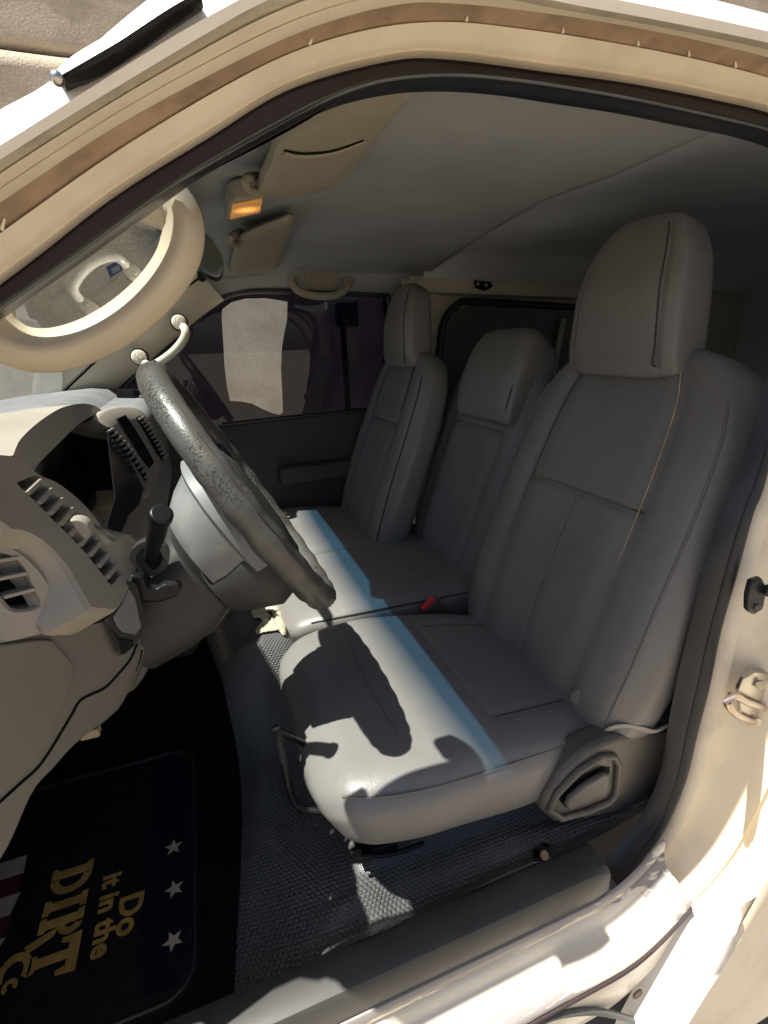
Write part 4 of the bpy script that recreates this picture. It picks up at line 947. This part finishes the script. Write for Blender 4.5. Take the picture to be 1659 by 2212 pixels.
# lower dash: knee panel swept down and forward, with a raised lid and a trim seam
def lowp(px, py, off=0.0):
    n = Vector((.80, -.50, -.10)).normalized()
    return PP(px, py, (-.165, .10, .66), n) + n*off
nL = Vector((.80, -.50, -.10)).normalized()
edge_r = [(150, 1362), (215, 1345), (262, 1335), (300, 1345), (312, 1400), (303, 1440), (285, 1490), (260, 1531), (215, 1566), (165, 1606), (120, 1655), (75, 1706), (20, 1826), (-30, 1900)]
edge_l = [(-90, 1395), (-90, 1405), (-90, 1420), (-90, 1440), (-90, 1460), (-90, 1490), (-90, 1530), (-90, 1570), (-90, 1610), (-90, 1650), (-90, 1700), (-90, 1770), (-90, 1850), (-90, 1900)]
er, el = catmull([lowp(a, b) for a, b in edge_r], 50), catmull([lowp(a, b) for a, b in edge_l], 50)
loft('knee_panel', [el, mixc(el, er, .5), mixc(el, er, .9), mixc(el, er, .97), [p-nL*.006 for p in er], [p-nL*.012+Vector((-.03, .0, .01)) for p in er], [p+Vector((-.12, -.01, .03)) for p in er]], M['dash_low'], da, angle=60)
lid_px = [(-60, 1398), (0, 1390), (70, 1380), (104, 1380), (125, 1402), (150, 1432), (152, 1462), (138, 1500), (115, 1560), (85, 1620), (45, 1670), (0, 1705), (-60, 1740)]
lp_ = [lowp(a, b) for a, b in lid_px]
prism('fuse_lid', [p+nL*.001 for p in lp_], nL*.004, M['dash_low'], da, bevel=.003)
seamp = [(295, 1391), (280, 1425), (250, 1461), (225, 1486), (185, 1505), (168, 1518), (150, 1550), (90, 1646), (45, 1690), (0, 1731), (-40, 1770)]
tube('panel_gap', [lowp(a, b, .0006) for a, b in seamp], .0016, M['void'], da, smooth_n=50)
# switch pocket under the cluster, and the console edge that drops towards the pedals
def pk(px, py, off=0.0): return lowp(px, py, .004+off)
prism('switch_pocket', [pk(a, b) for a, b in [(215, 1335), (232, 1322), (255, 1285), (270, 1250), (286, 1262), (298, 1310), (304, 1345), (300, 1362), (282, 1392), (262, 1408), (246, 1416), (240, 1395)]], nL*.004, M['column'], da, bevel=.002)
prism('switch_blank', [pk(a, b, .004) for a, b in [(218, 1345), (228, 1360), (244, 1376), (274, 1380), (272, 1392), (250, 1412), (240, 1400), (228, 1375)]], nL*.003, M['black'], da, bevel=.002)
prism('switch_row', [pk(a, b, .004) for a, b in [(228, 1330), (248, 1300), (262, 1268), (276, 1290), (284, 1330), (290, 1350), (276, 1368), (248, 1362), (236, 1348)]], nL*.003, M['dash_top'], da, bevel=.002)
# side trim curling round the shroud
tube('console_edge', [P(312, 1400, y=.30), P(306, 1440, y=.29), P(280, 1478, y=.27), P(255, 1488, y=.25)], .010, M['dash_low'], da, smooth_n=20)
shell_px = [(285, 1400), (305, 1390), (317, 1400), (304, 1446), (282, 1490), (258, 1534), (222, 1566), (190, 1590), (195, 1560), (235, 1520), (262, 1470)]
prism('cup_pocket', [P(a, b, y=.235) for a, b in shell_px], (-.02, .05, 0), M['dash_low'], da, bevel=.008)
prism('cup_pocket_mouth', [P(a, b, y=.2335) for a, b in [(292, 1408), (309, 1404), (305, 1425), (296, 1450), (280, 1469), (264, 1470), (262, 1462), (280, 1435)]], (0, .003, 0), M['void'], da, bevel=.001)
M['clip'] = material('tan_wiring_clip', (.35, .28, .17), .5, .1, 20)
box('wiring_clip', P(195, 1580, y=.22), (.012, 0, 0), (0, .008, 0), (0, 0, .007), M['clip'], da)
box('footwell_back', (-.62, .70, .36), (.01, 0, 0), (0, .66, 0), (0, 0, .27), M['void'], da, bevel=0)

# ================================================================== things on the ceiling and pillars
def slab(name, top, mat, parent, thick, nu=24, bow=.006, **k):
    """soft flat pad from a closed outline: rounded edge, slightly bowed faces"""
    pts = catmull([Vector(p) for p in top]+[Vector(top[0])], nu*4+1)[:-1]
    c = Vector((0, 0, 0))
    for p in pts: c += p
    c /= len(pts)
    n = Vector((0, 0, 0))
    for i in range(len(pts)): n += (pts[i]-c).cross(pts[(i+1) % len(pts)]-c)
    n.normalize()
    rings = []
    for s, h in ((.02, -.5), (.6, -.5), (.9, -.46), (.97, -.36), (1, 0), (.97, .36), (.9, .46), (.6, .5+bow/thick*.5), (.02, .5+bow/thick)):
        rings.append([c+(p-c)*s+n*h*thick for p in pts])
    return loft(name, rings, mat, parent, closed_u=True, **k)
def vis(px, py, x0=.08, z0=1.205, sl=-.12):
    return PP(px, py, (x0, .3, z0), (sl, 0, 1))
v1 = empty('sun_visor'); tag(v1, 'large beige sun visor folded up above the driver, nearer the doorway', 'sun visor', 'sun visors')
slab('visor_pad', [vis(*q) for q in [(548, 412), (580, 340), (600, 290), (700, 240), (830, 200), (890, 188), (868, 215), (800, 300), (760, 355), (722, 395), (640, 416), (575, 420)]], M['visor'], v1, .018)
tube('visor_strap', [vis(612, 330, z0=1.196), vis(640, 338, z0=1.194), vis(690, 336, z0=1.194), vis(740, 325, z0=1.194), vis(790, 305, z0=1.196)], .0045, M['visor'], v1, smooth_n=30, flat=.5)
tube('strap_gap', [vis(614, 325, z0=1.1955), vis(660, 332, z0=1.1945), vis(720, 326, z0=1.1945), vis(785, 303, z0=1.1955)], .0012, M['void'], v1, smooth_n=30)
tube('visor_hook', [vis(555, 380, z0=1.225), vis(532, 386, z0=1.205), vis(536, 408, z0=1.200), vis(560, 416, z0=1.200)], .006, M['visor'], v1, smooth_n=20)
v2 = empty('sun_visor'); tag(v2, 'smaller looking beige sun visor on the passenger side, past the amber lamp', 'sun visor', 'sun visors')
slab('visor_pad', [vis(*q, z0=1.208) for q in [(505, 540), (512, 515), (560, 490), (600, 475), (634, 465), (620, 515), (604, 565), (594, 596), (560, 602), (515, 598), (496, 590)]], M['visor'], v2, .018)
tube('visor_hook', [vis(520, 500, z0=1.225), vis(498, 512, z0=1.204), vis(503, 524, z0=1.2), vis(515, 528, z0=1.2)], .007, M['visor'], v2, smooth_n=20)
# map lamp
ml = empty('map_lamp'); tag(ml, 'small rectangular amber map lamp, lit, on the ceiling between the visors', 'lamp')
lz = 1.205
prism('lamp_housing', [vis(a, b, z0=lz) for a, b in [(488, 478), (496, 442), (512, 434), (572, 426), (566, 462), (500, 478)]], (0, 0, .03), M['visor'], ml, bevel=.004)
prism('lamp_lens', [vis(a, b, z0=lz-.003) for a, b in [(497, 474), (503, 446), (567, 433), (562, 459)]], (0, 0, .004), M['amber'], ml, bevel=.001)
# rear-view mirror
rv = empty('rear_view_mirror'); tag(rv, 'dark rear view mirror hanging below the windscreen header', 'mirror')
mp = [P(a, b, y=.62) for a, b in [(404, 500), (410, 488), (432, 496), (458, 520), (476, 548), (483, 575), (478, 602), (466, 608), (440, 596), (418, 570), (406, 545)]]
slab('mirror_shell', mp, M['black'], rv, .03, bow=.0)
mp2 = [p.lerp(sum(mp, Vector())/len(mp), .10)+Vector((.002, -.016, 0)) for p in mp]
slab('mirror_glass', mp2, M['mirror'], rv, .003, bow=0)
tube('mirror_stem', [P(436, 600, y=.62), P(434, 575, y=.66), P(425, 545, y=.70)], .008, M['black'], rv, smooth_n=12)
# grab handles
gh = empty('grab_handle'); tag(gh, 'big ivory grab handle loop on the near windscreen pillar, sunlit inside', 'grab handle', 'grab handles')
gpts = [P(-70, 610, y=.05), P(-40, 690, y=.030), P(30, 742, y=.030), P(105, 752, y=.036), P(190, 728, y=.042), P(270, 680, y=.044), P(335, 620, y=.042), P(378, 555, y=.040), P(390, 495, y=.042), P(374, 448, y=.050), P(335, 425, y=.065), P(280, 400, y=.080)]
gc_ = catmull(gpts, 70)
rings = []
lc = sum(gc_, Vector())/len(gc_)
prof = [(.0165, .010), (.018, .004), (.017, -.003), (.0065, -.013), (.002, -.0145), (-.003, -.0125), (-.014, .010), (-.015, .015), (-.012, .020), (.010, .020), (.014, .016)]
for i, p in enumerate(gc_):
    a = gc_[max(0, i-1)]; b = gc_[min(69, i+1)]; t = (b-a).normalized(); dep = Vector((0, 1, 0)); dep = (dep-t*dep.dot(t)).normalized()
    out = t.cross(dep).normalized()
    if out.dot(p-lc) < 0: out = -out
    e = 1.05+.3*sstep(abs(i/69-.5), .30, .5)
    rings.append([p + out*a_*e + dep*b_*e for a_, b_ in prof])
loft('handle_loop', rings, M['grip'], gh, closed_u=True, angle=70)
gh2 = empty('grab_handle'); tag(gh2, 'ivory grab handle with two bolt ends on the far windscreen pillar', 'grab handle', 'grab handles')
hy_ = WIN_F-.055
hp_ = [P(300, 775, y=hy_+.03), P(322, 790, y=hy_-.02), P(345, 782, y=hy_-.03), P(378, 757, y=hy_-.03), P(398, 730, y=hy_-.03), P(400, 712, y=hy_-.02), P(385, 697, y=hy_+.03)]
tube('handle_grip', hp_, .0125, M['trim_shiny'], gh2, smooth_n=40, n=16)
for a, b in ((300, 773), (386, 698)):
    p = P(a, b, y=hy_+.012)
    disc('handle_foot', p+Vector((0, .02, 0)), (.2, -1, .25), .026, .020, M['void'], gh2, bevel=.006)
    disc('handle_end', p+Vector((0, .0, 0)), (.2, -1, .25), .022, .018, M['trim_shiny'], gh2, bevel=.008)
    disc('bolt_cap', p+Vector((.004, -.018, .005)), (.2, -1, .25), .010, .004, M['trim'], gh2, bevel=.002)
gh3 = empty('grab_handle'); tag(gh3, 'grey beige roof grab handle above the passenger window', 'grab handle', 'grab handles')
ry = rail_y-.035
hb = [P(a, b, y=ry) for a, b in [(626, 600), (632, 598), (640, 622), (660, 636), (700, 642), (735, 638), (755, 622), (758, 600), (764, 602), (760, 626), (740, 644), (700, 650), (655, 644), (632, 626)]]
grip = catmull([P(630, 604, y=ry), P(640, 624, y=ry-.015), P(665, 636, y=ry-.022), P(700, 640, y=ry-.024), P(730, 636, y=ry-.022), P(750, 622, y=ry-.015), P(757, 606, y=ry)], 40)
tube('handle_grip', grip, .0105, M['visor'], gh3, n=14, flat=1.3)
for a in (638, 750): 
    slab('handle_foot', [P(a-9, 600, y=ry), P(a+9, 600, y=ry), P(a+8, 622, y=ry), P(a, 628, y=ry), P(a-8, 622, y=ry)], M['visor'], gh3, .02)
slab('handle_plate', [P(658, 588, y=ry+.01), P(672, 580, y=ry+.01), P(715, 580, y=ry+.01), P(730, 588, y=ry+.01), P(728, 622, y=ry+.01), P(715, 628, y=ry+.01), P(672, 626, y=ry+.01), P(660, 620, y=ry+.01)], M['visor'], gh3, .016, bow=-.004)
# inspection sticker on the windscreen
def ws(px, py, off=.004): return PP(px, py, (wsx(1.0)-.045, 0, 1.0), (1, 0, -1.27)) + Vector((1, 0, -1.27)).normalized()*off
stk = empty('windscreen_sticker'); tag(stk, 'small blue and white sticker on the windscreen inside the near handle loop', 'sticker')
prism('sticker_sheet', [ws(a, b) for a, b in [(224, 572), (252, 556), (262, 578), (234, 596)]], Vector((1, 0, -1.27)).normalized()*.0006, M['sticker_blue'], stk, bevel=0)
prism('sticker_face', [ws(a, b, .0050) for a, b in [(234, 575), (250, 566), (255, 576), (239, 586)]], Vector((1, 0, -1.27)).normalized()*.0006, M['sticker'], stk, bevel=0)
# aerial folded against the outside of the windscreen pillar
an = empty('roof_aerial'); tag(an, 'dark tapered aerial mount with bright top edge, lying along the windscreen pillar', 'aerial')
def aer(px, py, y=-.088): return P(px, py, y=y)
up_ = catmull([aer(114, 158), aer(160, 118), aer(250, 64), aer(345, 4), aer(420, -45)], 30)
md_ = catmull([aer(120, 172, -.096), aer(175, 140, -.098), aer(262, 88, -.100), aer(360, 24, -.100), aer(430, -15, -.096)], 30)
lo_ = catmull([aer(140, 184, -.091), aer(215, 164, -.091), aer(300, 112, -.091), aer(372, 60, -.091), aer(440, 15, -.088)], 30)
bk_ = [p.lerp(q, .5)+Vector((0, .022, 0)) for p, q in zip(up_, lo_)]
loft('aerial_body', [md_, mixc(md_, lo_, .5, -.003), lo_, bk_, up_], M['black'], an, angle=40)
loft('aerial_sunlit_face', [up_, mixc(up_, md_, .5, -.004), mixc(up_, md_, 1.0, -.001)], M['white_paint'], an)  # white face stands in for sun on top of the dark mount
ac = [md_[0], md_[1], md_[3]]
td = (ac[0]-ac[2]).normalized(); tube('aerial_tip', [ac[0]+td*(.0036*math.sin(a)-.001) for a in np.linspace(-math.pi/2, math.pi/2, 9)], lambda t: max(.0004, .0036*math.cos((t-.5)*math.pi)), M['chrome'], an, n=14)
# torn canvas on the engine cover beside the middle seat
def torn(px, name, label, z, mat):
    def hit(a, b):
        p = P(a, b, y=.62); 
        for _ in range(12): 
            p = P(a, b, z=max(.08, floor_z(p.x, min(max(p.y, .02), 1.39))+z))
        return p
    pts = catmull([hit(a, b) for a, b in px]+[hit(*px[0])], 49)[:-1]
    pts = [p+Vector((rng.normal(0, .002), rng.normal(0, .002), abs(rng.normal(0, .0015)))) for p in pts]
    c = sum(pts, Vector())/len(pts)
    rings = []
    for s in (1, .85, .65, .4, .15):
        ring_ = []
        for p in pts:
            q = c+(p-c)*s; q.z = floor_z(q.x, q.y)+z+abs(rng.normal(0, .0022)); ring_.append(q)
        rings.append(ring_)
    o = loft(name, rings, mat, None, closed_u=True, solid=.002)
    return tag(o, label, 'cloth')
torn([(540, 1300), (560, 1285), (590, 1275), (612, 1300), (622, 1345), (616, 1372), (602, 1396), (560, 1392), (552, 1360), (575, 1345), (545, 1330)], 'frayed_cloth', 'frayed pale canvas scrap on the floor hump in front of the middle seat', .006, M['cloth'])
# clip bracket and scraps by the sill
bk = empty('floor_bracket'); tag(bk, 'small steel clip bracket bolted to the floor edge below the driver seat', 'bracket')
def floor_hit(a, b, off):
    d = Vector(ray(a, b)).normalized(); p = Vector(CAM); 
    for _ in range(4000):
        p = p + d*.001
        if .012 < p.y < 1.4 and p.z < floor_z(p.x, p.y)+off: return p
    return p
prism('bracket_plate', [floor_hit(a, b, .010) for a, b in [(1145, 1842), (1170, 1818), (1190, 1822), (1194, 1850), (1178, 1858), (1150, 1864)]], (0, .002, -.006), M['chrome'], bk, bevel=.002)
prism('bracket_slot', [floor_hit(a, b, .012) for a, b in [(1150, 1838), (1174, 1819), (1188, 1826), (1170, 1830), (1154, 1846)]], (0, .001, -.002), M['void'], bk, bevel=.0005)
disc('bracket_bolt', floor_hit(1174, 1847, .011), (0, -.7, .7), .007, .005, M['rust'], bk)
sc1 = P(718, 1797, z=.145)
s1 = prism('plastic_scrap', [sc1+Vector(v) for v in [(-.006, -.003, 0), (.004, -.004, 0), (.008, .002, 0), (-.002, .004, 0)]], (0, 0, .003), M['white_clip'], bevel=.0008)
tag(s1, 'tiny white plastic scrap on the floor under the seat front', 'scrap')

# ================================================================== printed floor mat
fm = empty('floor_mat'); tag(fm, 'black driver floor mat printed with stars, flag stripes and orange lettering', 'floor mat')
MZ = .108
def mt(px, py, dz=0): return P(px, py, z=MZ+dz)
mx0, mx1, my0, my1 = -.66, -.125, .085, .60
def rrect(x0, x1, y0, y1, r, z, n=8):
    out = []
    for cx, cy, a0 in ((x1-r, y1-r, 0), (x0+r, y1-r, 90), (x0+r, y0+r, 180), (x1-r, y0+r, 270)):
        for i in range(n+1):
            a = R(a0+90*i/n); out.append(Vector((cx+r*math.cos(a), cy+r*math.sin(a), z)))
    return out
prism('mat_sheet', rrect(mx0, mx1, my0, my1, .05, .101), (0, 0, .006), M['mat'], fm, bevel=.002)
rr = rrect(mx0+.006, mx1-.006, my0+.006, my1-.006, .046, .108)
tube('mat_binding', rr, .0035, M['rubber'], fm, closed=True, n=8)
prism('navy_field', rrect(-.215, mx1-.016, my0+.025, my1-.03, .03, .1072), (0, 0, .0012), M['print_blue'], fm, bevel=0)
def star(c, r, rot):
    pts = []
    for i in range(10):
        a = rot+math.pi*i/5; q = r if i % 2 == 0 else r*.42
        pts.append(c+Vector((q*math.cos(a), q*math.sin(a), 0)))
    prism('printed_star', pts, (0, 0, .0008), M['print_star'], fm, bevel=0)
for a, b, rt in ((375, 1830, .3), (377, 1920, .55), (374, 2032, .75)):
    star(Vector((P(a, b, z=.1086).x, P(a, b, z=.1086).y, .1086)), .0165, rt)
for i in range(3):
    y0 = .205+.075*i
    for k_, mm_ in ((0, M['print_red']), (1, M['print_star'])):
        a, b = y0+.0375*k_, y0+.0375*(k_+1)-.0005
        prism('printed_stripe', [Vector((-.58, a, .1072)), Vector((-.435+.012*math.sin(i), a, .1072)), Vector((-.43+.012*math.sin(i+1), b, .1072)), Vector((-.58, b, .1072))], (0, 0, .0008), mm_, fm, bevel=0)
def lettering(body, px0, size, mat, off=0.0, squash=1.0):
    """flat lettering: reads towards the door, tops of letters towards the seat"""
    cu = bpy.data.curves.new('lettering', 'FONT'); cu.body = body; cu.size = size; cu.offset = off; cu.extrude = .0004; cu.resolution_u = 3
    cu.align_x = 'LEFT'; cu.space_character = 1.02
    tmp = bpy.data.objects.new('tmp', cu); COL.objects.link(tmp)
    bpy.context.view_layer.update()
    me = bpy.data.meshes.new_from_object(tmp.evaluated_get(bpy.context.evaluated_depsgraph_get()))
    bpy.data.objects.remove(tmp)
    p0 = P(*px0, z=.1085)
    for v in me.vertices:
        u, w = v.co.x*squash, v.co.y
        v.co = (p0.x + w, p0.y - u, .1085 + (v.co.z+.0004))
    me.materials.clear(); me.materials.append(mat)
    bm = bmesh.new(); bm.from_mesh(me); bmesh.ops.recalc_face_normals(bm, faces=bm.faces); bm.to_mesh(me); bm.free()
    o = bpy.data.objects.new('lettering', me); link(o, fm); return o
lettering('Do', (262, 1938), .052, M['print_orange'], .0016)
lettering('it in the', (226, 1893), .043, M['print_orange'], .0015)
# DIRT in heavy slab capitals drawn from strokes
def strokes(polys, org, sx, sy):
    for pl in polys:
        prism('lettering', [Vector((org.x+v*sy, org.y-u*sx, .1086)) for u, v in pl], (0, 0, .0008), M['print_orange'], fm, bevel=0)
def arcband(cx, cy, r0, r1, a0, a1, n=10, sq=1.0):
    o = [(cx+r1*math.cos(R(a0+(a1-a0)*i/n))*sq, cy+r1*math.sin(R(a0+(a1-a0)*i/n))) for i in range(n+1)]
    i_ = [(cx+r0*math.cos(R(a1+(a0-a1)*i/n))*sq, cy+r0*math.sin(R(a1+(a0-a1)*i/n))) for i in range(n+1)]
    return o+i_
og = P(116, 1884, z=.1086)
SXL, SYL = .068, .066
Dl = [[(-.02, 0), (.34, 0), (.34, .14), (.30, .16), (.30, .84), (.34, .86), (.34, 1), (-.02, 1), (-.02, .88), (.06, .84), (.06, .16), (-.02, .12)], arcband(.30, .5, .30, .5, -90, 90, 12, .95)]
Il = [[(.86, 0), (1.24, 0), (1.24, .13), (1.16, .17), (1.16, .83), (1.24, .87), (1.24, 1), (.86, 1), (.86, .87), (.94, .83), (.94, .17), (.86, .13)]]
Rl = [[(1.30, 0), (1.66, 0), (1.66, .13), (1.60, .17), (1.60, .83), (1.66, .87), (1.66, 1), (1.30, 1), (1.30, .87), (1.38, .83), (1.38, .17), (1.30, .13)], arcband(1.60, .72, .12, .28, -90, 90, 10, 1.0), [(1.62, .46), (1.80, .40), (2.02, -.10), (1.84, -.22), (1.70, .20)]]
Tl = [[(2.16, 0), (2.54, 0), (2.54, .12), (2.46, .16), (2.46, .80), (2.24, .80), (2.24, .16), (2.16, .12)], [(1.94, .62), (2.04, .60), (2.10, .80), (2.60, .80), (2.66, .60), (2.76, .62), (2.80, 1.04), (1.90, 1.04)], arcband(2.35, -.30, .20, .36, 60, 300, 16, 1.2), arcband(2.62, -.30, .06, .16, 60, 330, 12, 1)]
for L__ in (Dl, Il, Rl, Tl): strokes(L__, og, SXL*.98, SYL)

# ================================================================== place each thing's empty at its base
bpy.context.view_layer.update()
for o in [o for o in list(scene.objects) if o.type == 'EMPTY' and o.parent is None]:
    lo = Vector((9e9,)*3); hi = -lo
    st_ = list(o.children)
    while st_:
        c = st_.pop(); st_ += list(c.children)
        if c.type == 'MESH':
            for v in c.bound_box:
                for i in range(3): lo[i] = min(lo[i], v[i]); hi[i] = max(hi[i], v[i])
    base = Vector(((lo.x+hi.x)/2, (lo.y+hi.y)/2, lo.z)); o.location = base
    for c in o.children: c.location = -base
